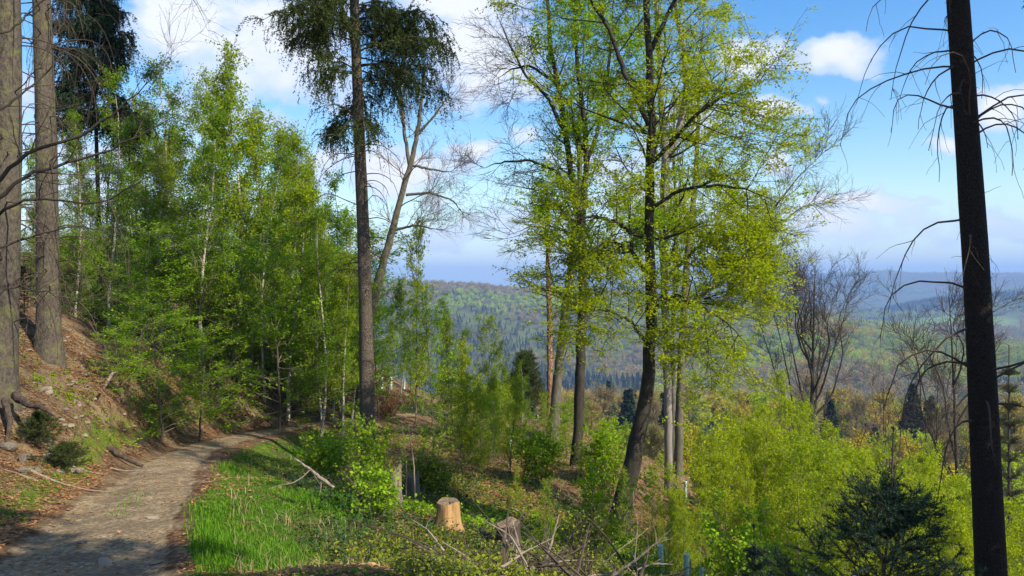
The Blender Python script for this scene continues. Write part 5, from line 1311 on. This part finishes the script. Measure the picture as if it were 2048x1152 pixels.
stone(165, 7.6, .11, 'small pale stone on the left half of the path', i=5, sc=(1.3, .8, .5)); stone(434, 13.4, .10, 'small stone at the right edge of the path before the bend', i=3)
for k in range(150):
    px = rs.uniform(-20, 330); Y = rs.uniform(8.5, 18)
    x = X(px, Y); d_ = float(path_dist(np.array([x]), np.array([Y]))[0])
    if d_ > -1.1 or d_ < -5.5: continue
    stone(px, Y, rs.uniform(.04, .13) * (1 if rs.random() < .8 else 1.8), 'stone lying in the bare soil of the bank left of the path', 'stones on the left bank')
for k in range(70):
    Y = rs.uniform(5.5, 16); cxp = np.interp(Y, PATH[6:, 1], PATH[6:, 0]); x = cxp + rs.uniform(-1.1, 1.1)
    stone(1024 + x / Y * F, Y, rs.uniform(.025, .075), 'small loose stone on the gravel path', 'loose stones on the path', sc=(1.2, 1, .6))

# -- tree shelters
def tube(px, ytop, Y, H, label, tilt=0, group=None):
    ys = np.linspace(11.5, 45, 400); xs = X(px, ys); hh_ = CAMZ + (HZ - ytop) / F * ys - hgt(xs, ys)
    ok = np.where(hh_ < .62)[0]; Y = float(ys[ok[0]]) if len(ok) else Y
    top = W(px, ytop, Y); x = top[0]; z = h1(x, Y); H = max(H, top[2] - z); t = thing('tree_shelter', label, 'tree shelter', (x, Y, z), group); t.rotation_euler = (0, tilt, 0)
    n = 14; a = np.arange(n) / n * 6.2832; r = .038 if Y < 24 else .06; ac = Acc(); hh = top[2] - z
    V = [np.stack([r * q * np.cos(a), r * q * np.sin(a), np.full(n, zz)], -1) for q, zz in ((1, -.05), (1, hh * .5), (1, hh - .02), (1.12, hh), (.93, hh), (.9, hh - .02), (.9, .0))]
    i = (np.arange(6) * n)[:, None]; j = np.arange(n)[None]; j2 = (j + 1) % n
    ac.add(np.array(V), q=np.stack([i + j, i + j2, i + n + j2, i + n + j], -1).reshape(-1, 4)); link('sleeve', ac.mesh('sleeve', MAT['tube'], True), t)
    ac = Acc(); tubes(ac, np.array([[[r * 1.5, 0, -.1], [r * 1.5, 0, hh * .5], [r * 1.5, 0, hh * .86]]]), np.full((1, 3), .012), 4); link('stake', ac.mesh('stake', MAT['stake'], False), t)
    return t
tube(1326, 1090, 9.3, .2, 'pale green tree shelter tube at the bottom, leftmost of the front pair', -.08)
tube(1373, 1108, 9.0, .2, 'pale green tree shelter tube at the bottom, right of the front pair')
tube(1403, 1132, 8.6, .2, 'short piece of pale green tree shelter at the bottom edge right of the front pair')
tube(1021, 870, 19, .6, 'green tree shelter left of the sapling below the brown leaning beech'); tube(1081, 866, 20, .6, 'green tree shelter close left of the dark straight beech')
tube(1371, 962, 20, .6, 'green tree shelter on the slope right of the pale double trunks'); tube(1436, 1020, 16, .6, 'green tree shelter half hidden in the sapling thicket edge')
tube(808, 752, 35, .9, 'green tree shelter on the far bank right of the brown bush'); tube(764, 752, 36, .9, 'green tree shelter just right of the middle spruce on the far bank'); tube(782, 754, 37, .9, 'green tree shelter between two others on the far bank'); tube(712, 742, 36, .9, 'green tree shelter just left of the middle spruce on the far bank')

# ------------------------------------------------------------------ haze
def haze():
    m = bpy.data.materials.new('haze'); m.use_nodes = True; n = m.node_tree.nodes; n.clear(); o = n.new('ShaderNodeOutputMaterial')
    v = n.new('ShaderNodeVolumePrincipled'); v.inputs['Color'].default_value = (.36, .58, 1.0, 1); v.inputs['Density'].default_value = HAZE; v.inputs['Anisotropy'].default_value = .0
    m.node_tree.links.new(v.outputs[0], o.inputs['Volume'])
    s = 9800.0; zb, zt = -165.0, 160.0
    V = [(-s, -s, zb), (s, -s, zb), (s, s, zb), (-s, s, zb), (-s, -s, zt), (s, -s, zt), (s, s, zt), (-s, s, zt)]
    me = bpy.data.meshes.new('haze'); me.from_pydata(V, [], [(0, 3, 2, 1), (4, 5, 6, 7), (0, 1, 5, 4), (1, 2, 6, 5), (2, 3, 7, 6), (3, 0, 4, 7)]); me.materials.append(m)
    tag(link('haze', me), 'pale blue haze lying over the valley and hills', 'haze', None, 'stuff')
HAZE = 2.0e-4
haze()
